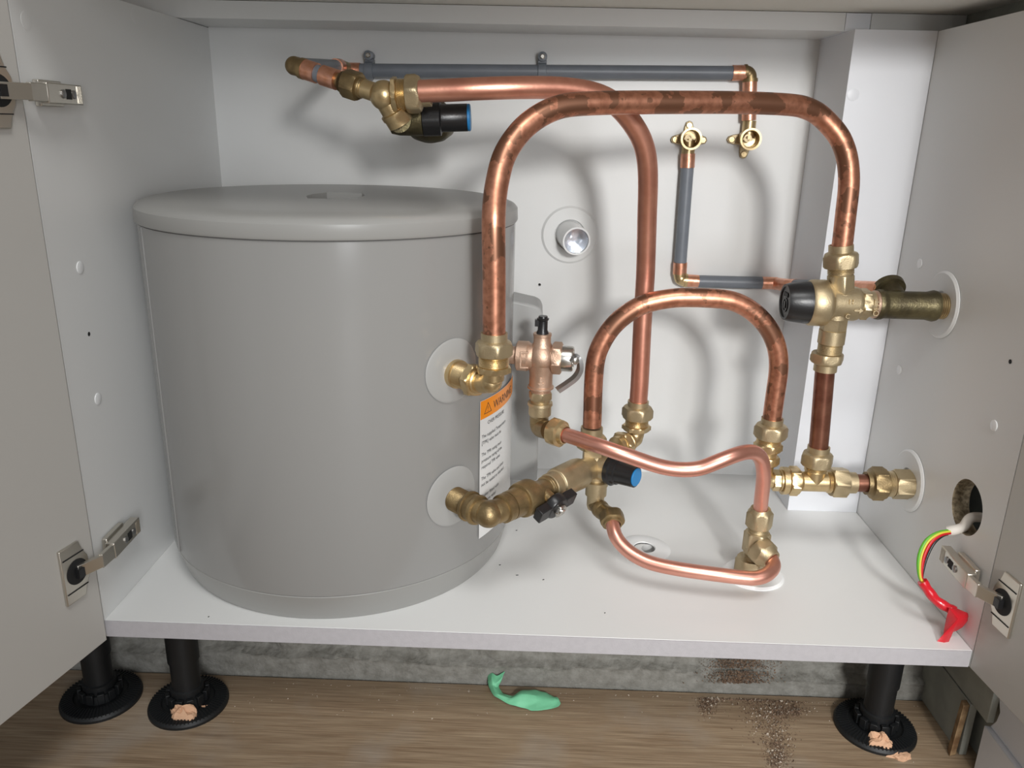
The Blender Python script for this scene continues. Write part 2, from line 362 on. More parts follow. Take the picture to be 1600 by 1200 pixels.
# doors
def door(P0, dx, zlo, zhi, wd, side):
    P0 = V3(P0); d = V3(dx).normalized(); n = Vector((d.y, -d.x, 0))
    if side == 'L': n = -n if n.x > 0 else n                    # away from the opening
    else: n = -n if n.x < 0 else n
    g = G().obox(P0 + d*wd/2 + n*.009 + Vector((0,0,(zlo+zhi)/2)), d*wd/2, n*.009, (0,0,(zhi-zlo)/2))
    o = put('door', g, M['door'], cab, bev=.0005)
    return o, P0, d, -n
dl = door((.003, -.006, 0), (-.03, -.126, 0), -T, .615, .43, 'L')
dr = door((W+.0002, -.0012, 0), (.0067, -.0774, 0), -T, .615, .43, 'R')
def hinge(dd, z, s, ang=0.0):
    """concealed cup hinge: s=+1 on the left panel, -1 on the right. zc = height"""
    o, P0, d, n = dd; up = Vector((0,0,1))
    xs = 0.0 if s > 0 else W
    pc = P0 + d*.029 + up*z                                     # centre of the cup on the door face
    # flange plate on the door with its rounded side
    pl = [(-.0105, -.0285), (.0125, -.0285), (.0125, .0285), (-.0105, .0285), (-.0135, .018), (-.0185, .010), (-.0195, 0), (-.0185, -.010), (-.0135, -.018)]
    plate = put('hinge_plate', G().prism(pl, pc, d, up, n*.0032), M['nickel'], o, bev=.0008)
    cut_g = G()
    put('hinge_cup_shade', G().lathe(pc+n*.0030-d*.004, n, [(0, .0125), (.0006, .0125), (.0008, .0118)], 32), M['dark'], o, label='dark disc in the hinge cup, painted for the shade of its recess')  # raised dark disc takes the place of shade inside the cup
    for zz in (-.0175, .0175):
        put('groove_shade', G().obox(pc+up*zz+n*.0034-d*.002, d*.0125, up*.0005, n*.0003), M['dark'], o)  # dark strips laid on the plate as groove shade
    # arm fixed to the side panel
    a0 = Vector((xs + s*.0135, .0075, z)); a1 = Vector((xs + s*.0115, .0640, z))
    L = a1-a0; ax = L.normalized(); hx = Vector((s,0,0)); hx = (hx-ax*hx.dot(ax)).normalized()
    cen = (a0+a1)/2
    arm = put('hinge_arm', G().obox(cen - hx*.0015, ax*L.length/2, up*.0083, hx*.0048).obox(cen-ax*.006-hx*.0085, ax*.018, up*.0105, hx*.0028), M['nickel'], o, bev=.0009)
    top = cen + hx*.0034
    put('slot_shade', G().obox(top+ax*.004, ax*.0042, up*.0042, hx*.0003), M['dark'], o)  # dark block on the arm, coloured as the shade in the slot
    for q in (-.005, .0125):
        put('hinge_screw', G().lathe(top+ax*q, hx, [(-.0002, .0036), (.0009, .0036), (.0013, .0028)], 20).add(*[[top+ax*q+hx*.0015+(ax*c*.0025 if k else up*c*.0025)+(up if k else ax)*w_*.0004 for k in (0,) for c in (-1,1) for w_ in (-1,1)], [(0,1,3,2)]]), M['steeld'], o)
    for q in range(4):
        put('grip_rib', G().obox(top+ax*(.019+q*.0022), ax*.0004, up*.0070, hx*.0004), M['nickel'], o)
    # folded link between arm and cup
    j = a0 + hx*.0005
    c = pc + n*.004 - d*.004
    mid = j*.5 + c*.5 + n*.005 - d*.002
    for p, q, hw in ((j, mid, .0072), (mid, c, .0064)):
        dv = (q-p); dn = dv.normalized(); nn = dn.cross(up)
        put('hinge_link', G().obox((p+q)/2, dn*(dv.length/2+.0008), up*hw, nn*.0022), M['nickel'], o, bev=.0006)
    put('hinge_buffer', G().obox(c+n*.0035+d*.001, d*.0035, up*.0045, n*.0025), M['black'], o)
hinge(dl, .0745, 1); hinge(dl, .4995, 1); hinge(dr, .0725, -1)
for i in range(0): pass

# legs
def leg(x, y):
    l = put('leg', G().lathe((x, y, -T), (0,0,-1), [(0, .0165), (.062, .0165), (.063, .0150), (.095, .0150), (.096, .0175), (.113, .0175)], 40), M['legblack'], cab, label='black plastic screw leg')
    z0 = ZF
    put('foot', G().lathe((x, y, z0), (0,0,1), [(0, .0425), (.003, .0425), (.006, .040), (.008, .0285), (.0065, .027), (.0065, .021), (.016, .020), (.017, .0165)], 56), M['legblack'], l)
    g = G()
    for k in range(64):
        t = 2*PI*k/64; c, s_ = math.cos(t), math.sin(t); dv = Vector((c, s_, 0)); tn = Vector((-s_, c, 0))
        g.obox(Vector((x, y, z0+.0068))+dv*.0345, dv*.0062+Vector((0,0,-.0011)), tn*.0007, Vector((0,0,.0012)))
    put('foot_ribs', g, M['legblack'], l, smooth=False)
    g = G()
    for k in range(12):
        t = 2*PI*k/12; dv = Vector((math.cos(t), math.sin(t), 0)); tn = Vector((-math.sin(t), math.cos(t), 0))
        g.obox(Vector((x, y, z0+.014))+dv*.0205, dv*.0022, tn*.0036, Vector((0,0,.006)))
    put('adjuster_collar', g, M['legblack'], l, bev=.0005)
for x, y in ((.0505, .050), (-.050, .054), (.811, .052)): leg(x, y)

# ------------------------------------------------------------------ tank
TC = Vector((.2022, .2008, 0)); TR = .1985
tank = thing('water_heater', (TC.x, TC.y, 0), 'squat light grey cylindrical water heater standing on the cupboard base', 'water heater')
put('base_ring', G().lathe(TC, (0,0,1), [(0, .186), (.006, .1895), (.0315, .197), (.0322, .1965)], 144), M['lid'], tank)
jk = put('jacket', G().lathe(TC, (0,0,1), [(.0322, TR-.003), (.0328, TR-.0016), (.034, TR-.0012), (.383, TR-.0008), (.3842, TR-.003)], 144, cap=False), M['tank'], tank)
zt = .4065
lid = put('lid', G().lathe(TC, (0,0,1), [(.3845, TR-.004), (.3845, TR+.0008), (.3865, TR+.0018), (.398, TR+.0012), (.4015, TR-.002), (.4040, TR-.008), (.4060, TR-.018), (.4065, TR-.03), (.4068, .0001)], 144), M['lid'], tank)
gp = at(525, 306, .30); kk = (zt-CAM.z)/(gp.z-CAM.z); gp = CAM+(gp-CAM)*kk
st = [(-.029, -.012), (-.020, -.040), (.020, -.040), (.029, -.012), (.029, .012), (.020, .040), (-.020, .040), (-.029, .012)]
cut(lid, G().prism(st, (gp.x, gp.y, zt-.009), (1,0,0), (0,1,0), (0,0,.03)))
lid.data.polygons.foreach_set('use_smooth', [True]*len(lid.data.polygons)); lid.data.set_sharp_from_angle(angle=math.radians(30))
def cylhit(px, py):
    d = fw + RT*((px-800)/FPX) - UP*((py-600)/FPX); ox, oy = CAM.x-TC.x, CAM.y-TC.y
    A = d.x**2+d.y**2; B = 2*(ox*d.x+oy*d.y); c = ox*ox+oy*oy-TR*TR; t = (-B-math.sqrt(max(0, B*B-4*A*c)))/2/A
    return CAM+d*t
def onT(ang, z, r=0.0): return Vector((TC.x+(TR+r)*math.cos(ang), TC.y+(TR+r)*math.sin(ang), z))
def ang(p): return math.atan2(p.y-TC.y, p.x-TC.x)
a_ = ang(cylhit(272, 800))
g = G(); er = Vector((math.cos(a_), math.sin(a_), 0)); et = Vector((-er.y, er.x, 0))
g.obox(onT(a_, .208, -.0008), er*.0007, et*.0011, (0,0,.1745)); put('jacket_seam', g, M['tank'], tank, bev=.0004)
# cover on the far right-hand side
g = G(); pr = [(.355, .205), (.4325, .205), (.4345, .208), (.4345, .275), (.355, .275)]
poly = [(.06, .0), (.06, .205), (.075, .2385), (.022, .245)]
g = G(); x0, x1 = .345, .4335
prof = [(x0, .064), (x1, .064), (x1, .276), (x1-.003, .283), (x1-.010, .286), (x0, .302)]
g.prism([(p[0], p[1]) for p in prof], (0, .225, 0), (1,0,0), (0,0,1), (0, .055, 0)); put('side_cover', g, M['shroud'], tank, bev=.003)
# round foam collars round the two connections
def collar(a, z, r):
    g = G(); n = 56; vs = [onT(a, z, .0010)]; fs = []
    for q, off in ((.5, .0012), (.93, .0012), (1.0, .0002)):
        for k in range(n):
            t = 2*PI*k/n; vs.append(onT(a+r*q*math.cos(t)/TR, z+r*q*math.sin(t), off))
    for k in range(n):
        k2 = (k+1) % n; fs.append((0, 1+k, 1+k2))
        for j in range(2): fs.append((1+j*n+k, 1+(j+1)*n+k, 1+(j+1)*n+k2, 1+j*n+k2))
    return g.add(vs, fs)
AU = ang(Vector((.347, .064, 0))); AL = AU
put('pipe_collar', collar(AU-.01, .2535, .0325), M['tank'], tank, label='round pale plastic collar sheet round the upper connection')
put('pipe_collar', collar(AL-.01, .119, .0325), M['tank'], tank, label='round pale plastic collar sheet round the lower connection')
for n_ in ('pipe_collar', 'pipe_collar.001'): bpy.data.objects[n_].data.materials[0] = M['clearp']
# warning label wrapped on the jacket
aL = ang(cylhit(750, 640)); zTop = .2115; LH = .158; LW = .105
def tgeo(u0, u1, z0, z1, off, nu=24):
    vs = []; fs = []
    for i in range(nu+1):
        a = aL + (u0+(u1-u0)*i/nu)/TR; vs += [onT(a, z0, off), onT(a, z1, off)]
    for i in range(nu): fs.append((2*i, 2*i+2, 2*i+3, 2*i+1))
    return G().add(vs, fs)
lab = put('warning_label', tgeo(0, LW, zTop-LH, zTop, .0002), M['paper'], tank, label='white safety label with an orange WARNING band')
put('orange_band', tgeo(.0005, LW-.0005, zTop-.0205, zTop-.0003, .0004), M['orange'], lab)
g = G()
def twrap(s, size, u, z, off=.0006):
    vs, fs = text_geo(s, size); g.add([onT(aL+(u+v.x)/TR, z+v.y, off) for v in vs], fs)
twrap('WARNING', .0125, .026, zTop-.0150)
def tri(c0, c1, r, wd):
    P = [(math.cos(PI/2+2*PI*k/3), math.sin(PI/2+2*PI*k/3)) for k in range(3)]
    vs = [onT(aL+(c0+p[0]*q*1.1)/TR, zTop-c1+p[1]*q, .0006) for q in (r, r-wd) for p in P]
    g.add(vs, [(k, (k+1) % 3, 3+(k+1) % 3, 3+k) for k in range(3)])
tri(.0145, .0120, .0080, .0014); twrap('!', .0085, .0133, zTop-.0142)
twrap('OVER PRESSURE', .0058, .014, zTop-.0290)
zz = zTop-.0420
for ln in ('The supplied Temperature', '[TPR] valve must be', None, 'The TPR rating must', 'pressure rating of the', 'required TPR valve', None,
           'The TPR valve and drain', 'not be sealed or blocked', None, 'Heater fitted with', 'pressure relief'):
    if ln: twrap(ln, .0054, .003, zz)
    zz -= .0072 if ln else .0060
put('label_print', g, M['ink'], lab, smooth=False)

# ------------------------------------------------------------------ plumbing profiles
def hexp(t0, t1, a, ch=.12):
    L = (t1-t0)*ch; R = a*1.155
    return [(t0, a*.97), (t0, a, a*1.02), (t0+L, a, R), (t1-L, a, R), (t1, a, a*1.02), (t1, a*.97)]
def thr(t0, t1, r, pitch=.0013):
    n = max(2, int((t1-t0)/pitch)); out = []
    for k in range(n):
        a = t0+(t1-t0)*k/n; b = t0+(t1-t0)*(k+1)/n; out += [(a, r*.955), ((a+b)/2, r)]
    return out + [(t1, r*.955)]
def comp(g, o, d, rp, a, Lc=.009, Lh=.015, rot=0.0):
    """compression nut: mouth at o, heading d towards the body; returns length"""
    rc = rp*1.17
    g.lathe(o, d, [(.001, rp*.98), (0, rp*1.02), (0, rc), (Lc*.8, rc), (Lc, a*.99, a*1.0), (Lc+.0012, a, a*1.06), (Lc+.003, a, a*1.15), (Lc+Lh-.002, a, a*1.15), (Lc+Lh, a, a*1.04), (Lc+Lh, a*.7)], 48, rot)
    return Lc+Lh
RP = .0105

# ---- copper tubes
def pipe(name, pts, r, m, label, group=None, n=10, it=14):
    P = relax(spline(pts, n), it)
    return put(name, G().tube(P, r, 32), M[m], label=label, cat='pipe', group=group)
def ys(pts, y0, y1, f=lambda t: t):
    out = []; L = [0]
    for a, b in zip(pts, pts[1:]): L.append(L[-1]+math.hypot(b[0]-a[0], b[1]-a[1]))
    for p, l in zip(pts, L): out.append(at(p[0], p[1], y0+(y1-y0)*f(l/L[-1])))
    return out
LA = [(772, 530), (772, 480), (772, 420), (771, 350), (773, 310), (778, 279), (786, 248), (800, 222), (820, 198), (846, 179), (871, 168), (897, 163), (943, 161), (1000, 160), (1060, 160), (1120, 160), (1180, 161), (1237, 164), (1260, 169), (1281, 180), (1306, 206), (1318, 228), (1325, 255), (1326.5, 290), (1322, 330), (1317, 375), (1314, 396)]
tA = ys(LA, .028, .17, lambda t: min(1, max(0, (t-.18)/.60)))
pipe('copper_pipe', tA, RP, 'aged', 'longest copper pipe loop, blotchy and tarnished, arching from the heater elbow to the mixing valve')
LB = [(925, 666), (926, 640), (927, 605), (930, 565), (938, 540), (953, 515), (974, 494), (1006, 475), (1049, 466), (1080, 465), (1110, 466), (1145, 470), (1177, 487), (1201, 513), (1214, 543), (1217, 575), (1212, 612), (1207, 648), (1206, 662)]
tB = ys(LB, .155, .17); pipe('copper_pipe', tB, RP*.985, 'aged', 'small tarnished copper arch in the middle, between control valve and lower elbow')
LC = [(655, 143), (700, 141), (740, 139), (802, 137), (865, 137), (905, 141), (935, 148), (961, 162), (985, 188), (1003, 218), (1011, 250), (1012.5, 290), (1011, 341), (1009, 419), (1006, 470), (1003, 520), (1000, 590), (997, 632)]
tC = ys(LC, .112, .20, lambda t: min(1, max(0, (t-.15)/.55)))
pipe('copper_pipe', tC, RP*.985, 'copper', 'bright clean copper pipe running from the top left valve and dropping behind the arches')
LT = [(878, 678), (899, 684), (920, 692), (940, 698), (965, 707), (990, 715), (1018, 725), (1045, 732), (1070, 734), (1094, 732), (1117, 723), (1148, 711), (1166, 706), (1180, 707), (1190, 717), (1193.5, 738), (1192, 760), (1189, 785), (1188, 800)]
tT = []
for i, p in enumerate(LT):
    t = i/(len(LT)-1); y = .098-.040*math.sin(PI*min(1, t/.55))*.9 if t < .275 else (.062 if t < .6 else .062+.060*((t-.6)/.4)**.8)
    tT.append(at(p[0], p[1], y))
pipe('discharge_pipe', tT, .0077, 'copper2', 'thin bright copper discharge pipe bending across the front to the floor fitting', it=30)
LL = [(956, 812), (958, 824), (962, 838), (973, 853), (990, 867), (1017, 880), (1059, 889), (1097, 894.5), (1131, 899), (1165, 903), (1180, 903.5), (1194, 900), (1204, 893), (1209, 884), (1206, 874)]
yl = [.120, .112, .104, .098, .092, .085, .078, .074, .071, .070, .0705, .073, .080, .090, .100]
pipe('discharge_pipe', [at(p[0], p[1], y) for p, y in zip(LL, yl)], .0077, 'copper2', 'lowest thin copper pipe, curving just above the cupboard base', it=14)

# ---- upper heater elbow
c0 = Vector((math.cos(AU), math.sin(AU), 0))
EA = tA[0].copy(); zA = lambda py: .3-(py-522)/1700
ax_, ay_ = EA.x, EA.y
f1 = thing('elbow_fitting', (ax_, ay_, zA(600)), 'bright brass compression elbow joining the upper heater outlet to the big copper loop', 'pipe fitting')
g = G(); comp(g, (ax_, ay_, zA(519)), (0,0,-1), RP, .0158, .0085, .0125, .26); put('compression_nut', g, M['brassm'], f1)
zc = .2505; a = Vector((ax_, ay_, 0))
hit = Vector((TC.x, TC.y, 0)); dr_ = (a-hit).normalized(); dist = (a-hit).length-TR
g = G()
zt0 = zA(555); g.lathe((ax_, ay_, zt0), (0,0,-1), thr(0, .0100, .0142) + hexp(.0104, .0160, .0150) + [(.0165, .0104), (.024, .0099)], 48, .3)
corner = Vector((ax_, ay_, zc)); rb = .0125
p0 = corner+Vector((0,0,.0145)); p1 = corner-dr_*.0145
g.tube([p0+Vector((0,0,.006))]+arc3(p0, corner, p1)+[p1-dr_*.004], .0099, 32)
g.sphere(corner+Vector((0,0,.0030))-dr_*.0030, .0104)
put('elbow_body', g, M['brass'], f1)
g = G(); L0 = dist-.018; o_ = corner-dr_*.018; o_.z = zc
g.lathe(o_, -dr_, [(0, .0112), (.0012, .0124), (.0030, .0124)] + hexp(.0034, .0120, .0147) + thr(.0124, L0-.006, .0128, .0018) + [(L0-.0055, .0142), (L0+.001, .0144)], 48, .2)
put('union_nut', g, M['brass'], f1)

# ---- lower heater elbow and lever valve
VV = Vector((.499, .157, .118)); EE = Vector((.3835, .0285, .116))
u = (VV-EE).normalized()
f2 = thing('elbow_fitting', (EE.x, EE.y, .10), 'dull bronze-coloured brass elbow at the lower heater outlet, with a round swollen corner', 'pipe fitting')
a = Vector((EE.x, EE.y, 0)); dl_ = (a-hit).normalized(); dist = (a-hit).length-TR
g = G(); p0 = EE-dl_*.016; p1 = EE+u*.016
g.tube([p0-dl_*.006]+arc3(p0, EE, p1)+[p1+u*.006], .0125, 32); g.sphere(EE-dl_*.002+u*.002, .0136)
g.lathe(EE+u*.018, u, [(0, .0125), (.001, .0148), (.010, .0148), (.011, .0135)], 40)
put('elbow_body', g, M['brassd'], f2)
g = G(); g.lathe(EE-dl_*.013, -dl_, [(0, .0120), (.001, .0150), (.0035, .0158), (.0055, .0150), (.006, .0140)] + [(.013, .0140), (.0135, .0158), (.016, .0158), (.0165, .0128)] + thr(.017, dist-.014, .0130, .0018) + [(dist-.0125, .0132)], 48)
put('union_nut', g, M['brassd'], f2)
bv = thing('ball_valve', (EE.x+u.x*.06, EE.y+u.y*.06, .10), 'dull brass ball valve with a black plastic wing handle', 'valve')
o_ = EE+u*.0285
g = G(); g.lathe(o_, u, [(0, .0130), (.0005, .0150), (.012, .0152), (.016, .0155), (.0165, .0178), (.019, .0186), (.032, .0188), (.0345, .0180), (.0350, .0168), (.037, .0165), (.0420, .0135), (.047, .0120), (.054, .0118), (.0555, .0118)] + thr(.056, .0615, .0135, .002) + [(.062, .0120)], 56)
put('valve_body', g, M['brassd'], bv)
pv = Vector((u.y, -u.x, 0)); nh = (pv*.88 + Vector((0,0,-.40))).normalized()
wv = (u - nh*u.dot(nh)).normalized()
wv = (wv*.97 + nh.cross(wv)*(.12)).normalized(); wu = nh.cross(wv)
hc = EE+u*.0745+Vector((0,0,.003))
put('stem', G().lathe(hc, nh, [(.008, .008), (.022, .008)], 24), M['brassd'], bv)
g = G(); hb = hc+nh*.019
g.lathe(hb, nh, [(0, .0120), (.002, .0142), (.010, .0142), (.012, .0128)], 36)
for s_ in (-1, 1):
    poly = [(.006, -.0070), (.016, -.0082), (.026, -.0078), (.0265, .0078), (.016, .0086), (.006, .0070)]
    g.prism([(p[0]*s_, p[1]) for p in poly], hb+nh*.0015, wv, wu, nh*.0098)
put('wing_handle', g, M['black'], bv, bev=.0010)
put('handle_nut', G().lathe(hb, nh, [(.0118, .0064), (.0120, .0070, .0072), (.0128, .0070, .0080), (.0155, .0070, .0080), (.0163, .0070, .0072), (.0163, .0042), (.0176, .0040), (.0180, .0030)], 36), M['steel'], bv)

# ---- cold water control valve
cv = thing('control_valve', (VV.x, VV.y, .06), 'matt brass control valve under the small copper arch, with a blue-ended black knob', 'valve')
g = G(); g.lathe(VV-u*.0825, u, [(0, .0120)] + thr(.0005, .011, .0148, .002) + [(.0125, .0162), (.016, .0170), (.048, .0176), (.054, .0165), (.058, .0138), (.0825, .0130), (.098, .0118), (.104, .0112)], 56)
g.sphere(VV, .0172)
kd = Vector((u.y, -u.x, 0)); kd = (kd + Vector((.10, 0, .02))).normalized()
g.lathe(VV, kd, [(0, .0150), (.016, .0152), (.020, .0142)], 44)
g.lathe(VV, (0,0,-1), [(0, .0125), (.020, .0118)], 40)
zB = lambda py: VV.z + (722-py)/1440
g.box((VV.x-.0095-.006, VV.y-.0105, VV.z+.004), (VV.x+.0105-.006, VV.y+.0105, zB(689)))
put('valve_body', g, M['brassm'], cv, bev=.0008)
bx, by = tB[0].x, tB[0].y
g = G(); comp(g, (bx, by, zB(655)), (0,0,-1), RP, .0152, .0105, .0135, .0); put('compression_nut', g, M['brassm'], cv)
g = G(); g.lathe(VV, kd, [(.018, .0145), (.0185, .0172), (.024, .0176), (.0255, .0152), (.030, .0148), (.031, .0132), (.052, .0118)], 44); put('knob', g, M['black'], cv)
put('blue_cap', G().lathe(VV, kd, [(.0518, .0100), (.0530, .0102), (.0536, .0095)], 36), M['blue'], cv, label='bright blue end disc')
# bottom outlet: ring, neck and an elbow nut turned to the front
pe = at(957, 814, .121); zk = VV.z-.030
g = G(); g.lathe((VV.x+.001, VV.y-.003, VV.z-.017), (0,0,-1), [(0, .0115), (.001, .0132), (.006, .0132), (.0065, .0122), (.018, .0122), (.019, .0100), (.032, .0098), (.036, .0085)], 44)
put('outlet', g, M['brassm'], cv)
q0 = Vector((VV.x+.001, VV.y-.003, VV.z-.050)); dn = (at(960, 826, .108)-at(956, 806, .125)).normalized()
g = G(); g.tube([q0+Vector((0,0,.012)), q0+Vector((0,0,.004)), q0*.6+pe*.4+Vector((0,0,.001)), pe-dn*.006], .0098, 28)
g.sphere(q0*.7+pe*.3+Vector((0,0,.002)), .0105)
comp_p = [(-.010, .0100), (-.009, .0128, .0135), (-.007, .0128, .0142), (.000, .0128, .0142), (.002, .0128, .0134), (.003, .0108), (.006, .0100), (.0065, .0082), (.004, .0080)]
g.lathe(pe, dn, comp_p, 48, cap=False); put('outlet_elbow', g, M['brassd'], cv)

# ---- elbow under pipe C
CE = Vector((tC[-1].x, .2, 0)); zC = lambda py: tC[-1].z + (632-py)/1370
f3 = thing('elbow_fitting', (CE.x, CE.y, zC(700)), 'brass compression elbow behind the control valve, under the clean copper drop', 'pipe fitting')
g = G(); comp(g, (CE.x, CE.y, zC(626)), (0,0,-1), RP*.985, .0160, .0075, .0135, .26); put('compression_nut', g, M['brassm'], f3)
cz = zC(692); cc = Vector((CE.x, CE.y, cz)); tgt = Vector((VV.x, VV.y, VV.z)); db = (Vector((tgt.x, tgt.y, cz-.004))-cc).normalized()
g = G(); g.lathe((CE.x, CE.y, zC(655)), (0,0,-1), thr(0, .0085, .0135) + hexp(.0087, .0145, .0148) + [(.0148, .0095), (.018, .0095)], 48, .1)
pA = cc+Vector((0,0,.010)); pB = cc+db*.010
g.tube([pA+Vector((0,0,.004))]+arc3(pA, cc, pB)+[pB+db*.005], .0098, 28); g.sphere(cc+Vector((0,0,.002))+db*.002, .0098)
put('elbow_body', g, M['brass'], f3)
g = G(); g.lathe(cc+db*.013, db, [(0, .0125)] + thr(.0004, .004, .0125) + hexp(.0042, .0125, .0142) + [(.0128, .0128), (.020, .0128), (.0205, .0118)], 48, .2)
put('union_nut', g, M['brass'], f3)

# ---- TPR valve
a5 = -.25; rd = Vector((math.cos(a5), math.sin(a5), 0))
TP = Vector((.4325, .143, .2475)); zT = lambda py: TP.z-(py-556)/1440
tp = thing('relief_valve', (TP.x, TP.y, zT(612)), 'pink-bronze relief valve screwed into the side of the heater, with a curved grey lever', 'valve')
g = G()
e1 = Vector((1, -.14, 0)).normalized()
g.lathe(TP-e1*.036, e1, [(0, .0095), (.008, .0098), (.0085, .0135), (.010, .0160), (.021, .0162), (.024, .0140), (.030, .0135), (.0335, .0152), (.038, .0158), (.043, .0150), (.0455, .0128), (.047, .0128), (.0475, .0132)], 56)
g.sphere(TP, .0165, sc=(1, 1, 1.0))
g.lathe(TP, (0,0,1), [(0, .0135), (.013, .0110), (.016, .0094), (.023, .0092), (.0235, .0098), (.0262, .0098), (.0262, .0080)], 44)
g.lathe(TP, (0,0,-1), [(0, .0150), (.014, .0136), (.018, .0126), (.032, .0126), (.0325, .0142), (.0345, .0142), (.035, .0112)] + thr(.0355, .0395, .0112) , 48)
put('valve_body', g, M['bronze'], tp)
g = G(); ep = TP+e1*.0115
g.lathe(ep, e1, hexp(0, .0105, .0152), 48, .2); put('bonnet_nut', g, M['bronze'], tp)
put('bonnet_cap', G().lathe(ep, e1, [(.009, .0130), (.0100, .0138), (.021, .0138), (.0225, .0130), (.0225, .0112), (.0190, .0108)], 44), M['steel'], tp)
put('nozzle', G().lathe(TP, (0,0,1), [(.024, .0072), (.028, .0062), (.030, .0052), (.040, .0052), (.041, .0062), (.0425, .0064), (.043, .0050), (.045, .0046)], 28).box((TP.x-.0085, TP.y-.003, TP.z+.034), (TP.x-.003, TP.y+.003, TP.z+.041)), M['black'], tp)
yl_ = ep.y-.0165
LV = [at(x_, y_, yl_) for x_, y_ in ((893, 566), (902, 557), (906, 566), (906, 578), (899, 590), (886, 600), (871, 610))]
Pl = relax(spline(LV, 8), 3); g = G(); n = len(Pl); vs = []; fs = []
for i, p in enumerate(Pl):
    tg = (Pl[min(n-1, i+1)]-Pl[max(0, i-1)]).normalized(); wd = Vector((.25, -.95, 0)).normalized(); nn = tg.cross(wd).normalized()
    hw = .0052; th = .0022 if i > 4 else .0035
    vs += [p+wd*hw+nn*th, p-wd*hw+nn*th, p-wd*hw-nn*th, p+wd*hw-nn*th]
for i in range(n-1):
    for k in range(4): fs.append((4*i+k, 4*i+(k+1) % 4, 4*i+4+(k+1) % 4, 4*i+4+k))
fs += [(3,2,1,0), tuple(4*(n-1)+k for k in range(4))]
g.add(vs, fs); put('test_lever', g, M['steeld'], tp, bev=.0007)
pp = at(900, 564, yl_-.0052)
put('lever_pin', G().lathe(pp, (.25,-.95,0), [(-.002, .0034), (.001, .0034), (.0014, .0026)], 20), M['steel'], tp)
g = G(); g.obox(ep+e1*.023, e1*.006, (0,.0025,0), (0,0,.0022)); put('spindle', g, M['steeld'], tp)
# arrow cast in the outlet neck
fc = (CAM-TP); fc.z = 0; fc.normalize(); sr = fc.cross(Vector((0,0,1)))*-1
ar = [(-.0012, .0055), (.0012, .0055), (.0012, -.0005), (.0034, -.0005), (0, -.0055), (-.0034, -.0005), (-.0012, -.0005)]
put('cast_arrow', G().prism(ar, TP+Vector((0,0,-.025))+fc*.0122, sr, (0,0,1), fc*.0009), M['bronze'], tp)
rect = [(-.005, -.009), (.004, -.009), (.004, -.0075), (-.0035, -.0075), (-.0035, .0075), (.004, .0075), (.004, .009), (-.005, .009)]
put('cast_mark', G().prism(rect, TP-e1*.018+fc*.0155, sr, (0,0,1), fc*.0012), M['bronze'], tp)

# ---- elbow under the relief valve
f4 = thing('elbow_fitting', (TP.x, TP.y, zT(688)), 'dark brass elbow below the relief valve, ending in a pale brass nut', 'pipe fitting')
g = G(); o_ = Vector((TP.x, TP.y, zT(612)))
g.lathe(o_, (0,0,-1), hexp(0, .0085, .0112) + [(.0095, .0105), (.0115, .0105), (.012, .0135), (.0150, .0138), (.0155, .0124), (.026, .0124), (.028, .0108), (.030, .0098)], 48, .3)
put('adaptor', g, M['brassm'], f4)
ec = Vector((TP.x-.0005, TP.y, zT(672))); ps = tT[0]; de = (ps-ec); de.normalize()
g = G(); pA = ec+Vector((0,0,.014)); 
g.tube(relax(spline([ec+Vector((0,0,.020)), pA, ec+Vector((0,0,.001))+de*.002, ec+de*.016, ec+de*.024], 8), 3), .0104, 30)
put('elbow_body', g, M['brassd'], f4)
dt = (tT[1]-tT[0]).normalized()
g = G(); g.lathe(tT[0]-dt*.013, dt, [(0, .0105), (.0002, .0138, .0142), (.002, .0138, .0158), (.010, .0138, .0158), (.012, .0138, .0145), (.0135, .0112), (.0175, .0098), (.018, .0088), (.016, .0078)], 48, .5, cap=False)
put('compression_nut', g, M['brass'], f4)

# ---- floor tee
TX, TY = .678, .122; zF_ = lambda py: .083-(py-800)*(.069/85)
f5 = thing('tee_fitting', (TX, TY, .004), 'brass tee fitting standing on the white floor disc, taking both thin copper pipes', 'pipe fitting')
tx2, ty2 = tT[-1].x, tT[-1].y
g = G(); g.lathe((tx2, ty2, tT[-1].z+.005), (0,0,-1), [(.001, .0078), (0, .0080), (0, .0105), (.003, .0118), (.0045, .0128, .0132), (.0065, .0128, .0147), (.021, .0128, .0147), (.0225, .0128, .0133), (.0225, .009)], 48, .1, cap=False); put('compression_nut', g, M['brassm'], f5)
zb0 = tT[-1].z-.017
g = G(); g.lathe((tx2, ty2, zb0), (0,0,-1), thr(0, .0065, .0112) + [(.007, .0118)] + hexp(.0075, .033, .0128, .05) + thr(.0335, .041, .0120), 48, .35)
sd = (at(1207, 877, .098) - Vector((tx2-.003, ty2, zb0-.022))).normalized()
g.lathe(Vector((tx2-.003, ty2, zb0-.022)), sd, [(0, .0115), (.016, .0115)], 40); put('tee_body', g, M['brassm'], f5)
so = Vector((tx2-.003, ty2, zb0-.022))
g = G(); g.lathe(so, sd, [(.008, .012), (.0082, .0150, .0156), (.010, .0150, .0173), (.0185, .0150, .0173), (.0205, .0150, .0157), (.0230, .0128), (.0285, .0112), (.0292, .0098), (.027, .0082)], 48, .3, cap=False); put('side_nut', g, M['brassm'], f5)
zq = zb0-.041
g = G(); g.lathe((tx2-.004, ty2, zq+.001), (0,0,-1), hexp(0, max(.008, zq-.003), .0145, .1), 48, .2); put('base_nut', g, M['brassm'], f5)

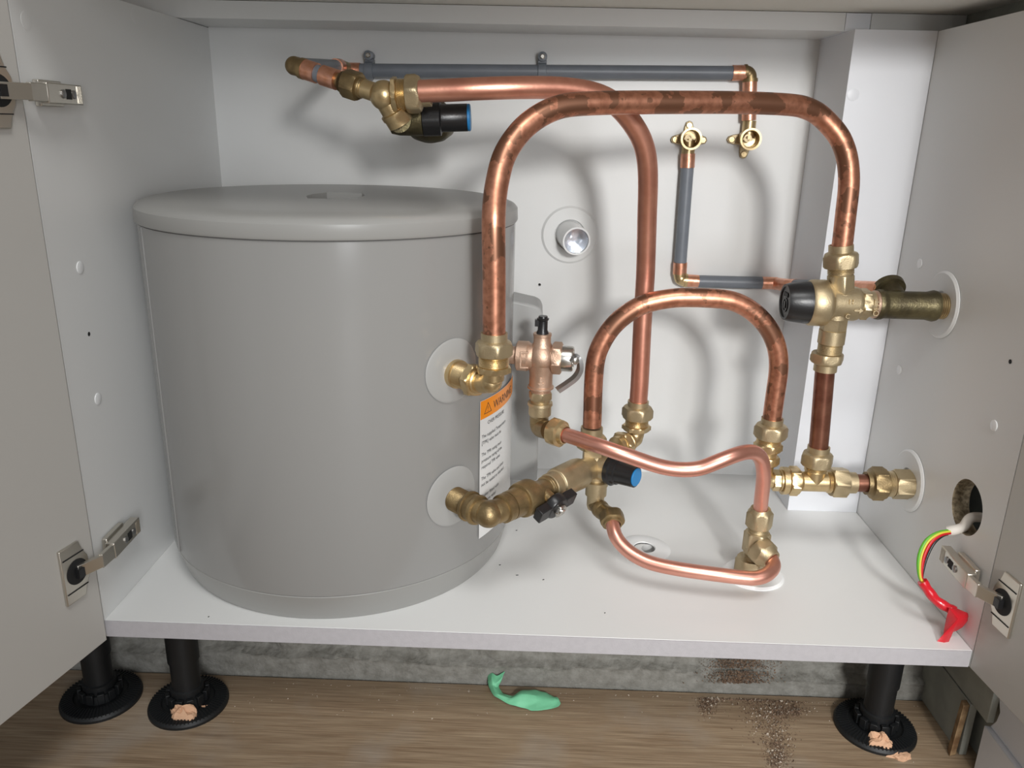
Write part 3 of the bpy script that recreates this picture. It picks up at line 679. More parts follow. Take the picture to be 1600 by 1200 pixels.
# ---- mixing valve
MX, MY, MZ = .751, .17, .309
xm = lambda px: MX+(px-1313)/1457
mz = lambda py: MZ-(py-474)/1420
mv = thing('mixing_valve', (MX, MY, mz(580)), 'matt brass thermostatic mixing valve with a large round black cap', 'valve')
X = Vector((1,0,0))
g = G(); o_ = Vector((0, MY, MZ))
g.lathe(o_, X, [(xm(1262), .0150), (xm(1262), .0230), (xm(1266), .0247), (xm(1286), .0250), (xm(1291), .0235), (xm(1296), .0190), (xm(1300), .0182), (xm(1334), .0184), (xm(1339), .0172), (xm(1342), .0150), (xm(1352), .0148), (xm(1356), .0138), (xm(1372), .0138)], 56)
up_ = (tA[-1]-Vector((MX, MY, MZ))).normalized()
g.lathe((MX, MY, MZ), up_, [(0, .0145), (.012, .0145), (.0125, .0120, .0140), (.030, .0120, .0140), (.031, .0128)] + thr(.032, .0435, .0135), 48, PI/6)
g.lathe((MX-.004, MY, MZ), (0,0,-1), [(0, .0145), (.016, .0145), (.0165, .0120, .0142), (.029, .0120, .0142), (.0295, .0140), (.044, .0140), (.0445, .0132)] + thr(.045, .0555, .0130), 48, PI/6)
g.lathe(o_, X, hexp(xm(1342), xm(1355), .0148), 48, .2)
put('valve_body', g, M['brassm'], mv)
g = G(); g.lathe(o_, -X, [(-xm(1265), .0226), (-xm(1258), .0226), (-xm(1232), .0205), (-xm(1226), .0190), (-xm(1226), .0165), (-xm(1228), .0160), (-xm(1228), .0001)], 56)
put('temperature_cap', g, M['black'], mv)
g = G(); xf = xm(1226)
g.lathe((xf+.0012, MY, MZ-.003), -X, [(0, .0078), (.0006, .0078), (.0006, .0062), (0, .0062)], 32, cap=False)
for k in range(3): g.box((xf+.0002, MY-.006+k*.005, MZ+.006), (xf+.0013, MY-.0035+k*.005, MZ+.0105))
g.box((xf+.0002, MY-.002, MZ-.0065), (xf+.0013, MY+.002, MZ+.001)); put('cap_emblem', g, M['black'], mv)
# cast letters
def cast(s, size, c, parent, up=Vector((0,0,1)), m='brassm', off=None, rot=0):
    n_ = (CAM-c); n_.x = 0; n_.z = 0; n_.normalize(); rgt = up.cross(n_).normalized()*1; rgt = up.cross(n_)
    vs, fs = text_geo(s, size, .0012, 'CENTER'); cs, sn = math.cos(rot), math.sin(rot)
    put('cast_letters', G().add([c+rgt*(v.x*cs-v.y*sn)+up*(v.x*sn+v.y*cs)+n_*v.z for v in vs], fs), M[m], parent, smooth=False)
cast('H', .0075, Vector((xm(1319), MY-.0185, MZ+.003)), mv)
cast('C', .0070, Vector((xm(1317), MY-.0165, MZ-.0125)), mv)
cast('OUT', .0085, Vector((xm(1365), MY-.0138, MZ-.001)), mv, rot=PI/2)
ar2 = [(-.0045, -.0009), (.0008, -.0009), (.0008, -.0028), (.0048, 0), (.0008, .0028), (.0008, .0009), (-.0045, .0009)]
put('cast_arrow', G().prism(ar2, (xm(1332), MY-.0178, MZ-.0035), (1,0,0), (0,0,1), (0,-.0010,0)), M['brassm'], mv)
px_, py_ = tA[-1].x, tA[-1].y
g = G(); comp(g, tA[-1]+up_*.009, -up_, RP*1.02, .0163, .0090, .0145, .0); put('upper_nut', g, M['brassm'], mv)
g = G(); comp(g, (MX-.0060, MY, MZ-.0755), (0,0,1), RP, .0160, .0095, .0105, .0); put('lower_nut', g, M['brassm'], mv)
# tail section to the side wall
tl = thing('outlet_tailpiece', (.81, MY, MZ-.02), 'dark tarnished brass tube section running from the mixing valve into the right side panel', 'pipe fitting')
g = G(); g.lathe(o_, X, [(xm(1368), .0125), (xm(1368), .0158), (xm(1372), .0165), (xm(1376), .0160), (xm(1380), .0148), (xm(1382), .0148), (xm(1444), .0150), (xm(1448), .0156), (xm(1455), .0168), (xm(1460), .0160), (xm(1460), .0135)], 56); put('dark_sleeve', g, M['olive'], tl)
put('tail_thread', G().lathe(o_, X, thr(xm(1461), W-.0005, .0140, .002), 48), M['brassd'], tl)
put('joint_ring', G().lathe(o_, X, [(xm(1362), .0135), (xm(1364), .0150), (xm(1369), .0148)], 48), M['bronze'], tl)
g = G(); sc_ = Vector((xm(1398), MY+.020, MZ+.013)); g.lathe(sc_-Vector((0,.014,.008)), (0,.80,.45), [(0, .0125), (.014, .0125), (.0145, .0165), (.021, .0165), (.022, .0150)], 40)
put('branch_plug', g, M['olive'], tl)
# copper stub between mixing valve and tee
TZ = .1005
st_ = [Vector((MX-.006, MY, MZ-.074)), Vector((MX-.002, MY, .17)), Vector((MX, MY, .135))]
put('copper_pipe', G().tube(spline([V3(p) for p in st_], 6), RP, 32), M['brown'], cat='pipe', label='short dark brown copper pipe, vertical, between the mixing valve and the tee')
# ---- tee near right wall
xt = lambda px: MX+(px-1271)/1355
tz = lambda py: .098-(py-755)/1330
te = thing('tee_fitting', (MX, MY, TZ-.015), 'bright brass compression tee below the short brown pipe, near the right side panel', 'pipe fitting')
g = G(); comp(g, (MX, MY, tz(694)), (0,0,-1), RP, .0158, .0085, .0145, .0); put('upper_nut', g, M['brassm'], te)
g = G(); zc = tz(752); oo = Vector((0, MY, zc))
g.lathe(oo, X, thr(xt(1245), xt(1252), .0120) + [(xt(1252)+.0005, .0115), (xt(1290), .0115)] + thr(xt(1291), xt(1299), .0128), 48)
g.lathe((MX, MY, zc), (0,0,1), [(0, .0115), (.013, .0115)] + thr(.0135, .019, .0125), 48)
put('tee_body', g, M['brass'], te)
g = G(); g.lathe(oo, X, [(xt(1221), .0118)] + [(xt(1221), .0160), (xt(1229), .0160), (xt(1231), .0148)] + hexp(xt(1232), xt(1247), .0150), 48, .1); put('left_nut', g, M['brass'], te)
g = G(); g.lathe(oo, -X, [(-xt(1335)+.001, .0100), (-xt(1335), .0122), (-xt(1323), .0124)] + hexp(-xt(1321), -xt(1297), .0157, .08), 48, .2); put('right_nut', g, M['brassm'], te)
# lower B elbow
be = thing('elbow_fitting', (tB[-1].x, MY, tz(765)), 'brass compression elbow under the right leg of the small copper arch', 'pipe fitting')
BX = tB[-1].x-.001
g = G(); zb_ = lambda py: tB[-1].z+(662-py)/1350
comp(g, (tB[-1].x, MY, zb_(653)), (0,0,-1), RP*.985, .0163, .0085, .0145, .2); put('compression_nut', g, M['brassm'], be)
g = G(); g.lathe((BX, MY, zb_(683)), (0,0,-1), thr(0, .0075, .0138) + hexp(.008, .0165, .0140) + thr(.017, .0230, .0112) + hexp(.0235, .0330, .0128) + [(.0335, .0092), (.042, .0090)], 48, .3)
c_ = Vector((BX, MY, zc)); g.tube([c_+Vector((0,0,.014))]+arc3(c_+Vector((0,0,.010)), c_, c_+X*.010)+[Vector((xt(1222), MY, zc))], .0090, 28); g.sphere(c_+Vector((.002,0,.002)), .0092)
g.lathe(oo, X, hexp(BX+.010, xt(1217), .0108, .05) + [(xt(1217)+.0004, .0125), (xt(1221)-.0003, .0125)], 48, .2)
put('elbow_body', g, M['brass'], be)
put('copper_pipe', G().lathe(oo, X, [(xt(1331), RP*.98), (xt(1356), RP*.98)], 40), M['brown'], cat='pipe', label='very short brown copper pipe piece between the tee and the right wall coupling')
wc = thing('wall_coupling', ((xt(1352)+W)/2, MY, TZ-.017), 'brass coupling screwed through the lower white disc on the right side panel', 'pipe fitting')
g = G(); g.lathe(oo, X, [(xt(1351)+.001, .0108), (xt(1351), .0132), (xt(1357), .0135)] + hexp(xt(1359), xt(1381), .0170, .14), 48, .1); put('coupling_nut', g, M['brassd'], wc)
g = G(); g.lathe(oo, X, thr(xt(1381), xt(1393), .0148) + hexp(xt(1393), xt(1420), .0152, .06) + thr(xt(1420)+.0003, W-.0005, .0138), 48, .3); put('coupling_body', g, M['brassm'], wc)

# ---- white cover discs
def plate(name, o, d, r, ri, label, h=.0028, cat='cover disc', m='white', group=None):
    return put(name, G().lathe(o, d, [(0, ri), (0, r), (h*.35, r), (h, r*.93), (h, ri+.001), (h*.5, ri)], 72, cap=(ri < 1e-4)), M[m], label=label, cat=cat, group=group)
plate('cover_disc', (W, .1805, .3085), (-1,0,0), .0365, .0142, 'white disc on the right panel round the upper, dark brass tube', m='board')
plate('cover_disc', (W, .1800, .1010), (-1,0,0), .0365, .0140, 'white disc on the right panel round the lower brass coupling', m='board')
plate('cover_disc', (.682, .1295, 0), (0,0,1), .0340, .0001, 'white disc on the cupboard base under the brass tee fitting', h=.0032)
plate('cover_disc', (.565, .181, 0), (0,0,1), .0315, .0125, 'flat white ring on the cupboard base round an open pipe hole', h=.0022)
wp = Vector((.4692, D, .3463))
plate('cover_disc', (.5240-.0005, D, .3855) if False else (at(890.5, 367, D).x, D, at(890.5, 367, D).z), (0,-1,0), .0385, .0200, 'large white disc on the back panel round the waste pipe stub', h=.003, m='board')
wc0 = at(890, 366, D); wc1 = at(901, 377, D-.040); dw = (wc1-wc0).normalized(); Lw = (wc1-wc0).length
ws = thing('waste_pipe', (wc0.x, D-.02, wc0.z-.02), 'white plastic waste pipe stub sticking out of the back panel, silver inside', 'pipe')
put('pipe_stub', G().lathe(wc0, dw, [(-.004, .0185), (Lw, .0185), (Lw, .0163), (.006, .0160), (.006, .0001)], 56, cap=False), M['white'], ws)
g = G(); g.lathe(wc0, dw, [(.0065, .0001), (.0065+.001, .008), (.0075, .0158), (Lw-.003, .0160)], 48, cap=False); put('foil_lining', g, M['foil'], ws, label='crinkled silver foil inside')

# ---- grey wall pipe at the top
YW = D-.012
def vpt(px, py, y=YW): return at(px, py, y)
RG = .0083
gp1 = thing('grey_pipe', vpt(850, 124), 'long grey plastic pipe clipped along the top of the back panel', 'pipe')
A_, B_ = vpt(560, 110), vpt(1146, 114)
put('pipe_run', G().tube([A_, A_*.5+B_*.5, B_], RG, 28), M['grey'], gp1)
put('press_sleeve', G().tube([vpt(541, 109.5), vpt(563, 110)], RG*1.10, 28), M['ferrule'], gp1, label='copper press sleeve at the left end')
put('press_sleeve', G().tube([vpt(1144, 114), vpt(1165, 114)], RG*1.12, 28), M['ferrule'], gp1, label='copper press sleeve at the right end')
def clip(px, py, lab):
    c = vpt(px, py); t = thing('pipe_clip', (c.x, c.y, c.z-.01), lab, 'pipe clip')
    put('clip_band', G().lathe(c-Vector((.0052,0,0)), (1,0,0), [(0, .0080), (0, .0104), (.0104, .0104), (.0104, .0080)], 32, cap=False).box((c.x-.0055, c.y-.0005, c.z+.0090), (c.x+.0055, D, c.z+.0135)), M['grey'], t, bev=.0004)
    k = c+Vector((0, -.0005, .0175))
    put('clip_lug', G().lathe(k, (0,1,0), [(-.0045, .0042), (-.0040, .0058), (.0115, .0058)], 24), M['grey'], t)
    put('clip_screw', G().lathe(k, (0,1,0), [(-.0062, .0020), (-.0052, .0033), (-.0044, .0033)], 16), M['steel'], t)
clip(577, 110, 'grey pipe clip with screw at the left end of the top pipe')
clip(847, 112, 'grey pipe clip with screw at the middle of the top pipe')
# elbow right top and drop to wall plate
ge = thing('elbow_fitting', vpt(1174, 130), 'small brass press elbow at the right end of the top grey pipe', 'pipe fitting')
c = vpt(1172, 113); dnv = (vpt(1170, 190, YW-.002)-c).normalized()
g = G(); rv = (A_-B_).normalized(); g.tube([c+rv*.009]+arc3(c+rv*.006, c, c+dnv*.006)+[c+dnv*.012], .0083, 26); g.sphere(c+rv*.002+dnv*.002, .0086)
g.tube([c+rv*.0045, c+rv*.0075], .0096, 26); g.tube([c+dnv*.0075, c+dnv*.0115], .0098, 26)
put('elbow_body', g, M['brassd'], ge)
gd = thing('grey_pipe', vpt(1171, 192), 'short vertical pipe with copper sleeves feeding the right wall-plate elbow', 'pipe')
put('press_sleeve', G().tube([c+dnv*.0115, c+dnv*.025], .0090, 28), M['ferrule'], gd)
put('pipe_run', G().tube([c+dnv*.024, c+dnv*.046], RG, 28), M['grey'], gd)
put('press_sleeve', G().tube([c+dnv*.044, c+dnv*.0575], .0090, 28), M['ferrule'], gd)
def wallplate(cx, cy, ears, lab, feed):
    c = at(cx, cy, D-.026); t = thing('wall_plate_elbow', (c.x, D-.02, c.z-.015), lab, 'pipe fitting')
    g = G(); d = Vector((0,1,0))
    g.lathe(c, d, [(.0155, .0001), (.0150, .0095), (.0010, .0102), (0, .0110), (0, .0135), (.003, .0135), (.0045, .0125), (.022, .0115), (.026, .0110)], 44, cap=False)
    b = c+Vector((0,.017,0)); g.tube([b, b+Vector((0,0,feed*.0225))], .0085, 24)
    put('socket', g, M['brass'], t)
    put('socket_insert', G().lathe(c+Vector((-.002,.012,.001)), (0,-1,0), [(0, .0052), (.0035, .0050), (.0035, .0030), (.001, .0028)], 20).box((c.x-.0075, c.y+.0095, c.z-.0012), (c.x+.006, c.y+.0115, c.z+.0012)), M['brassm'], t)
    for (ex, ey) in ears:
        e_ = at(ex, ey, D-.004); dv = e_-Vector((c.x, e_.y, c.z)); L = dv.length; dv.normalize(); sd_ = Vector((dv.z, 0, -dv.x))
        ear = put('fixing_ear', G().prism([(0, -.0075), (L-.002, -.0058), (L+.004, -.0040), (L+.0058, 0), (L+.004, .0040), (L-.002, .0058), (0, .0075)], Vector((c.x, D, c.z)), dv, sd_, (0,-.0045,0)), M['brassm'], t, bev=.0008)
        put('ear_screw', G().lathe((e_.x, D-.0045, e_.z), (0,-1,0), [(0, .0042), (.0008, .0042), (.0016, .0034)], 18).box((e_.x-.0014, D-.0066, e_.z-.0014), (e_.x+.0014, D-.0060, e_.z+.0014)), M['brass'], ear)
wallplate(1080.5, 217, ((1077, 196), (1055, 218), (1098, 219)), 'open brass wall-plate elbow, the left of two, with a grey pipe hanging below', -1)
wallplate(1173.5, 217.5, ((1143, 218), (1162, 241)), 'open brass wall-plate elbow, the right of two, fed from above', 1)
# vertical grey pipe and lower run
g3 = thing('grey_pipe', vpt(1063, 425), 'grey plastic pipe hanging vertically from the left wall-plate elbow', 'pipe')
a1, a2, a3, a4 = vpt(1075, 240), vpt(1074, 262), vpt(1063, 410), vpt(1062, 428)
put('press_sleeve', G().tube([a1, a2], .0092, 28), M['ferrule'], g3); put('pipe_run', G().tube([a2, a3], .0083, 28), M['grey'], g3)
put('press_sleeve', G().tube([a3, a4], .0092, 28), M['ferrule'], g3)
e5 = thing('elbow_fitting', vpt(1062, 447), 'small brass press elbow at the foot of the hanging grey pipe', 'pipe fitting')
c = vpt(1061, 437.5); d1 = (a4-c).normalized(); r1 = vpt(1091, 439.5); r2 = vpt(1190, 442); r3 = vpt(1208, 442.5); d2 = (r1-c).normalized()
g = G(); g.tube([c+d1*.011]+arc3(c+d1*.007, c, c+d2*.007)+[c+d2*.011], .0080, 26); g.sphere(c+(d1+d2)*.002, .0084); g.tube([c+d1*.007, c+d1*.0105], .0092, 26); g.tube([c+d2*.007, c+d2*.0105], .0092, 26); put('elbow_body', g, M['brass'], e5)
g4 = thing('grey_pipe', vpt(1140, 450), 'short horizontal grey plastic pipe with copper sleeves, low on the back panel', 'pipe')
put('press_sleeve', G().tube([c+d2*.010, r1], .0084, 28), M['ferrule'], g4); put('pipe_run', G().tube([r1, r2], RG, 28), M['grey'], g4); put('press_sleeve', G().tube([r2, r3], .0084, 28), M['ferrule'], g4)
g5 = thing('grey_pipe', at(1240, 452, .35), 'copper-sleeved grey branch pipe running forward behind the black mixing valve cap', 'pipe')
k0 = vpt(1213, 443); k1 = at(1226, 445, .375); k2 = at(1362, 452, .205)
put('press_elbow', G().tube(relax(spline([r3, k0, k1, k1*.85+k2*.15], 8), 3), .0082, 26).sphere(vpt(1212, 443, YW-.001), .0086), M['ferrule'], g5)
put('pipe_run', G().tube([k1*.88+k2*.12, k1*.15+k2*.85], .0078, 28), M['grey'], g5)
put('press_sleeve', G().tube([k1*.18+k2*.82, k2, k2*1.08-k1*.08], .0090, 28), M['ferrule'], g5)

# ---- top left assembly
PB = at(600, 149, .118); PAe = at(460, 103, .150)
ua = (PB-PAe).normalized(); LA_ = (PB-PAe).length
def on(px): return PAe+ua*LA_*((px-460)/140.)
tl2 = thing('elbow_fitting', on(465), 'rounded brass end elbow at the far top left, by the left panel', 'pipe fitting')
bk1 = at(532, 104, .385)
g = G(); db_ = (bk1-PAe).normalized()
g.sphere(PAe, .0090); g.tube([PAe, PAe+ua*.009], .0088, 28); g.tube([PAe+ua*.008, PAe+ua*.0125], .0100, 28); g.tube([PAe, PAe+db_*.012], .0086, 26)
put('elbow_body', g, M['brassd'], tl2)
cp = thing('grey_pipe', on(498), 'short grey pipe piece with two wide copper sleeves at the top left', 'pipe')
put('press_sleeve', G().tube([on(474), on(496)], .0096, 30), M['ferrule'], cp); put('pipe_run', G().tube([on(494), on(507)], .0082, 30), M['grey'], cp); put('press_sleeve', G().tube([on(505), on(528)], .0096, 30), M['ferrule'], cp)
cpb = thing('grey_pipe', PAe*.5+bk1*.5, 'pale pipe piece going back from the far left end elbow to the back panel', 'pipe')
put('pipe_run', G().tube([PAe+db_*.012, bk1-db_*.03], .0078, 28), M['grey'], cpb); put('press_sleeve', G().tube([bk1-db_*.032, bk1-db_*.006], .0092, 28), M['ferrule'], cpb)
el = thing('elbow_fitting', bk1, 'copper and brass press elbow at the left end of the top grey pipe', 'pipe fitting')
qe = vpt(545, 109.5); g = G(); g.tube(relax(spline([bk1-db_*.008, bk1, bk1*.4+qe*.6, qe], 8), 3), .0085, 26); put('elbow_body', g, M['brassm'], el)
pr_ = thing('pressure_valve', (PB.x, PB.y, PB.z-.03), 'brass pressure valve at the top left, its black cap ending in a blue ring', 'valve')
g = G(); g.lathe(on(526), ua, [(0, .0068), (.006, .0068), (.0065, .0098)] , 30); 
g.lathe(on(541), ua, hexp(0, .0155, .0122, .1) + [(.016, .0095)] + thr(.0165, .0200, .0098), 44, .3); put('union_nut', g, M['brassd'], pr_)
g = G(); g.sphere(PB, .0138); dC = (tC[0]-PB); dC = (tC[1]-tC[0]).normalized(); oC = tC[0]-dC*.0
g.lathe(PB, dC, [(0, .0115), (.008, .0115)] + hexp(.0082, .0128, .0152) + thr(.0130, .0215, .0142), 48, .2)
g.tube([on(562), PB], .0088, 28)
ddn = Vector((.42, .25, -.75)).normalized(); g.lathe(PB, ddn, [(0, .0112), (.016, .0115), (.017, .0135), (.021, .0135), (.0225, .0125), (.030, .0125)], 40)
put('elbow_body', g, M['brass'], pr_)
g = G(); comp(g, PB+dC*.0445, -dC, RP*.985, .0160, .0100, .0130, .2); put('compression_nut', g, M['brassm'], pr_)
PV = at(636, 186, .165); PX = Vector((1, .02, .045)).normalized()
g = G(); g.lathe(PV-PX*.018, PX, [(0, .010), (.002, .0140), (.010, .0158), (.024, .0165), (.034, .0165), (.0345, .0150)], 44)
g.tube([PB+ddn*.026, PV-PX*.006], .0118, 28); put('valve_body', g, M['olive'], pr_)
g.v and None
g = G(); g.lathe(PV-PX*.018, PX, [(.0345, .0150), (.0348, .0162, .0172), (.052, .0162, .0172), (.053, .0140), (.054, .0134), (.0790, .0134), (.0795, .0122)], 44, .3); put('cap', g, M['black'], pr_)
put('blue_cap', G().lathe(PV-PX*.018, PX, [(.0794, .0132), (.0816, .0132), (.0824, .0120)], 36), M['blue'], pr_, label='blue end ring')
bw = at(671, 190, .212)
g = G(); g.lathe(bw, (0,-.35,-1), [(-.024, .0120), (-.012, .0240), (-.002, .0300), (.001, .0305), (.002, .0292), (.010, .0258), (.0165, .0185), (.0200, .0098), (.0206, .0001)], 44)
put('strainer_bowl', g, M['olive'], pr_)
put('inlet_pipe', G().tube([bw+Vector((0,0,.006)), Vector((bw.x, D+.002, bw.z+.006))], .0115, 28), M['olive'], pr_)

# ------------------------------------------------------------------ cable
cb = thing('electric_cable', (W-.01, .06, .02), 'taped-off electric cable hanging out of the round hole in the right panel', 'cable')
s0 = Vector((W+.030, .0585, .1150)); pts = [s0, Vector((W+.008, .061, .1150)), at(1505, 824, .062), at(1480, 830, .066)]
P = relax(spline(pts, 8), 4); put('outer_sheath', G().tube(P, [.0050]*(len(P)-6)+[.0050, .0051, .0052, .0052, .0050, .0046], 24), M['sheath'], cb)
W0 = [(1486, 829), (1465, 833), (1448, 844), (1438, 862), (1435, 882), (1438, 903), (1447, 916)]
def wire(off, r, m, y0=.064, y1=.040, dx=0):
    P = [at(a+off*(.2+.8*math.sin(PI*min(1, i/5.))), b+off*.3, y0+(y1-y0)*i/6) for i, (a, b) in enumerate(W0)]
    return put('wire_core', G().tube(spline(P, 8), r, 16), M[m], cb, label=m_names[m])
m_names = {'gwire': 'green earth wire', 'rwire': 'red wire', 'black': 'black wire', 'ywire': 'yellow stripe of the earth wire'}
wire(0, .0019, 'gwire'); wire(3.4, .0012, 'ywire', .062, .039); wire(7.5, .0021, 'rwire', .063, .040); wire(12.5, .0016, 'black', .066, .043)
P = [at(a, b, y) for a, b, y in ((1441, 908, .041), (1450, 922, .038), (1463, 938, .034), (1480, 949, .030), (1492, 955, .027))]
put('tape_wrap', G().tube(spline(P, 8), [.0050+.0003*math.sin(i*.7) for i in range(33)], 20), M['red'], cb, label='red insulating tape wrapped round the cores')
# twisted tape end: a crumpled flap
ol = [(1483, 950), (1496, 951), (1510, 957), (1519, 962), (1518, 966), (1512, 970), (1504, 980), (1494, 986), (1483, 990), (1478, 998), (1479, 1012), (1471, 1011), (1460, 1006), (1468, 1003), (1473, 999), (1475, 984), (1478, 968)]
g = G(); n = len(ol); vs = []; 
for s_ in (-1, 1):
    for i, (a, b) in enumerate(ol):
        yb = .024 - .010*max(0, (b-960))/50
        vs.append(at(a, b, yb + s_*(.0022 if b < 985 else .0009) + .0012*math.sin(i*2.1)))
cA = at(1497, 967, .013); cB = at(1497, 969, .030)
vs += [cA, cB]; fs = []
for i in range(n):
    j = (i+1) % n; fs += [(i, j, 2*n), (n+j, n+i, 2*n+1), (j, i, n+i, n+j)]
g.add(vs, fs); put('tape_flap', g, M['red'], cb, sharp=60, label='loose red tape end squeezed flat')

# ------------------------------------------------------------------ under the cupboard
ub = thing('under_unit_board', (.886, .15, ZF), 'grey-green board standing on the floor beneath the right side panel', 'board')
put('lower_board', G().box((.8852, .016, ZF), (.893, .40, -.076)), M['gboard'], ub, bev=.0008)
put('upper_board', G().box((.8862, -.012, -.075), (.8935, .40, -.0195)), M['gboard'], ub, bev=.0008)
g = G(); g.prism([(0, 0), (.0085, .0005), (.0125, .062), (.0035, .0635)], (.8735, .0125, ZF+.0005), (.9,.3,0), (0,0,1), (.002,.009,0)); put('timber_shim', g, M['shim'], cat='wooden shim', label='splintered timber shim leaning on the board at the lower right', bev=.0005)
g = G(); g.prism([(.40, 0), (-.6, 0), (-.6, .062), (-.02, .062), (-.018, .080), (-.010, .092), (-.016, .110), (-.6, .110)] if False else [(.0, 0), (-.6, 0), (-.6, .058), (.0, .058)], (.888, -.0065, ZF), (0,1,0), (0,0,1), (.015,0,0))
g.prism([(-.001, .058), (-.6, .058), (-.6, .105), (-.010, .105), (-.004, .094), (-.010, .082), (-.008, .070)], (.893, -.0065, ZF), (0,1,0), (0,0,1), (.011,0,0))
put('baseboard_right', g, M['skirt'], kind='structure', bev=.0012)

# green tape scrap
def sheet(name, rows, m, label, cat, th=.0004, sub=1):
    vs = [p for r in rows for p in r]; nr, nc = len(rows), len(rows[0]); fs = []
    for i in range(nr-1):
        for j in range(nc-1): a = i*nc+j; fs.append((a, a+1, a+nc+1, a+nc))
    o = put(name, G().add(vs, fs), M[m], label=label, cat=cat, sharp=50)
    s_ = o.modifiers.new('solid', 'SOLIDIFY'); s_.thickness = th; s_.offset = 0
    s_ = o.modifiers.new('sub', 'SUBSURF'); s_.levels = sub; s_.render_levels = sub
    return o
def fl(px, py, h=0.0):
    d = fw + RT*((px-800)/FPX) - UP*((py-600)/FPX); return CAM + d*((ZF+h-CAM.z)/d.z)
rows = [[fl(762, 1056, .010), fl(769, 1050, .016), fl(777, 1057, .014), fl(790, 1049, .018)],
        [fl(761, 1066, .006), fl(768, 1063, .014), fl(775, 1068, .010), fl(785, 1060, .015)],
        [fl(764, 1075, .002), fl(770, 1074, .008), fl(775, 1075, .006), fl(779, 1073, .004)],
        [fl(771, 1088, .0015), fl(776, 1086, .006), fl(781, 1086, .006), fl(785, 1084, .003)],
        [fl(784, 1096, .0008), fl(792, 1095, .0035), fl(797, 1092, .005), fl(800, 1089, .004)],
        [fl(803, 1104, .0008), fl(808, 1096, .006), fl(812, 1085, .011), fl(816, 1079, .008)],
        [fl(822, 1108, .0008), fl(829, 1100, .003), fl(834, 1087, .009), fl(837, 1078, .006)],
        [fl(834, 1112, .0008), fl(846, 1103, .0025), fl(851, 1091, .006), fl(854, 1083, .003)],
        [fl(858, 1109, .0008), fl(864, 1101, .002), fl(868, 1093, .0045), fl(866, 1089, .003)],
        [fl(881, 1104, .0008), fl(882, 1099, .001), fl(877, 1094, .002), fl(874, 1091, .001)]]
rnd = random.Random(21)
rows2 = []
for i in range(len(rows)-1):                          # finer, creased rows
    for k in range(3):
        t = k/3; r_ = [rows[i][j]*(1-t)+rows[i+1][j]*t for j in range(4)]; q = []
        for j in range(3): q += [r_[j], r_[j]*.5+r_[j+1]*.5]
        q.append(r_[3]); rows2.append([p+Vector((rnd.uniform(-1,1)*.0005, rnd.uniform(-1,1)*.0008, abs(rnd.uniform(-1,1))*.0016)) for p in q])
sheet('tape_scrap', rows2, 'tape', 'crumpled scrap of pale green masking tape on the wooden floor', 'tape scrap')
# tan filler lumps at the feet
def lump(cx, cy, w_, h_, seed, label, grp=None):
    rnd = random.Random(seed); c = fl(cx, cy); g = G(); nu, nv = 20, 8; vs = []; fs = []
    for j in range(nv+1):
        ph = PI/2*j/nv
        for k in range(nu):
            t = 2*PI*k/nu; q = 1+.5*noise.noise(Vector((math.cos(t)*1.6+seed, math.sin(t)*1.6, ph*1.5)))+.035*rnd.uniform(-1, 1)
            vs.append(c+Vector((w_*math.cos(t)*math.cos(ph)*q, w_*.62*math.sin(t)*math.cos(ph)*q, h_*math.sin(ph)*q)))
    for j in range(nv):
        for k in range(nu): k2 = (k+1) % nu; fs.append((j*nu+k, j*nu+k2, (j+1)*nu+k2, (j+1)*nu+k))
    put('filler_lump', g.add(vs, fs), M['tan'], label=label, cat='filler lump', smooth=False, group=grp)
lump(287, 1124, .0185, .015, 3, 'crumbly tan filler lump in front of the left front leg')
lump(322, 1112, .0070, .007, 5, 'tiny tan filler chip on the rim of the left front foot')
lump(1374, 1166, .0165, .014, 8, 'crumbly tan filler lump in front of the right front leg')
lump(1404, 1180, .0120, .004, 11, 'flat tan filler flake to the right of the right front foot')
# grit
def crumbs(spots, n, m, name, label, smin, smax, wall=False):
    rnd = random.Random(len(spots)*7+n); g = G()
    for _ in range(n):
        a, b, sx_, sy_ = rnd.choice(spots); p = fl(rnd.gauss(a, sx_), rnd.gauss(b, sy_)); p.y = min(p.y, .0895)
        s_ = rnd.uniform(smin, smax)*(1 if rnd.random() < .85 else 1.8)
        vs = [p+Vector((rnd.uniform(-s_, s_), rnd.uniform(-s_, s_), q*s_*rnd.uniform(.5, 1.3))) for q in (0,0,0,1,1)]
        g.add(vs, [(0,1,2), (0,1,3), (1,2,4), (2,0,3), (1,4,3), (2,4,3)])
    return put(name, g, m, label=label, cat='debris', kind='stuff', smooth=False)
M['grit'] = mat('brown_grit', (.24, .155, .10), .9, col2=(.11, .07, .045), vscale=400)
M['grit2'] = mat('pale_grit', (.50, .43, .35), .9)
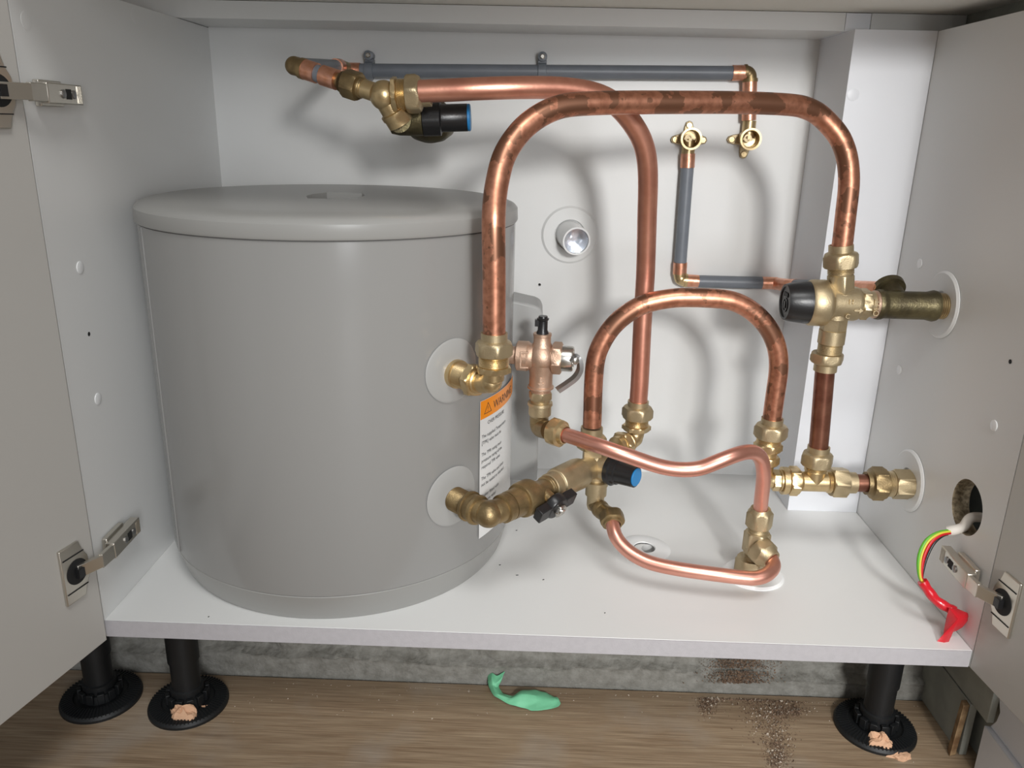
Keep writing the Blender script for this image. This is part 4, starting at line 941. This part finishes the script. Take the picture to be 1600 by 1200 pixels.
sp = [(1170, 1072, 16, 6), (1180, 1085, 20, 8), (1200, 1100, 24, 9), (1225, 1108, 14, 8), (1200, 1130, 16, 14), (1215, 1160, 12, 14), (1215, 1185, 9, 10), (1105, 1100, 7, 11), (1112, 1088, 10, 7), (1230, 1112, 14, 4)]
crumbs(sp, 7500, M['grit'], 'sawdust', 'spill of brown sawdust and grit on the floor under the cupboard, right of centre', .0003, .0009)
crumbs(sp, 620, M['grit2'], 'plaster_crumbs', 'pale plaster crumbs mixed into the brown sawdust spill', .0004, .0013)
spread = [(300+90*k, 1090, 60, 18) for k in range(13)] + [(670, 1095, 60, 18), (600, 1070, 60, 6), (1440, 1150, 40, 30)]
crumbs(spread, 260, M['grit2'], 'dust_specks', 'fine pale plaster specks scattered over the wooden floor', .0003, .0008)
# grit stuck on cement ledge
g = G(); rnd = random.Random(5)
for _ in range(2200):
    p = at(rnd.gauss(1160, 24), rnd.uniform(1040, 1074), .0925); s_ = rnd.uniform(.0004, .0013)
    p.y = .1005 if p.z < -.108 else .1045
    vs = [p+Vector((rnd.uniform(-s_, s_), -abs(rnd.uniform(0, s_*2)), rnd.uniform(-s_, s_))) for q in range(5)]
    g.add(vs, [(0,1,2), (0,1,3), (1,2,4), (2,0,3), (1,4,3), (2,4,3)])
put('kerb_grit', g, M['grit'], label='brown grit heaped against the cement kerb behind the floor spill', cat='debris', kind='stuff', smooth=False)
# flecks on the base panel
for a, b, L_, th, lb in ((807, 829, 3, .3, 'tiny dark fleck right of the heater, highest of the flecks on the white base'), (781, 883, 3, .4, 'tiny dark fleck closest to the heater base ring'),
    (808, 899, 4, .2, 'long thin dark fleck a little below the one beside the heater'), (849, 906, 3, .5, 'dark fleck farthest right of the little group by the heater'),
    (945, 958, 2, .8, 'small dark fleck alone near the middle of the cupboard front'), (326, 964, 2, 1.0, 'small dark fleck on the white base left of the heater front')):
    d = fw + RT*((a-800)/FPX) - UP*((b-600)/FPX); p = CAM + d*(-CAM.z/d.z)
    put('dirt_fleck', G().obox(p+Vector((0,0,.0003)), (L_*.00035*math.cos(th), L_*.00035*math.sin(th), 0), (-.0003*math.sin(th), .0003*math.cos(th), 0), (0,0,.0003)), M['dark'], cat='dirt fleck', group='dark flecks on the cupboard base', label=lb)
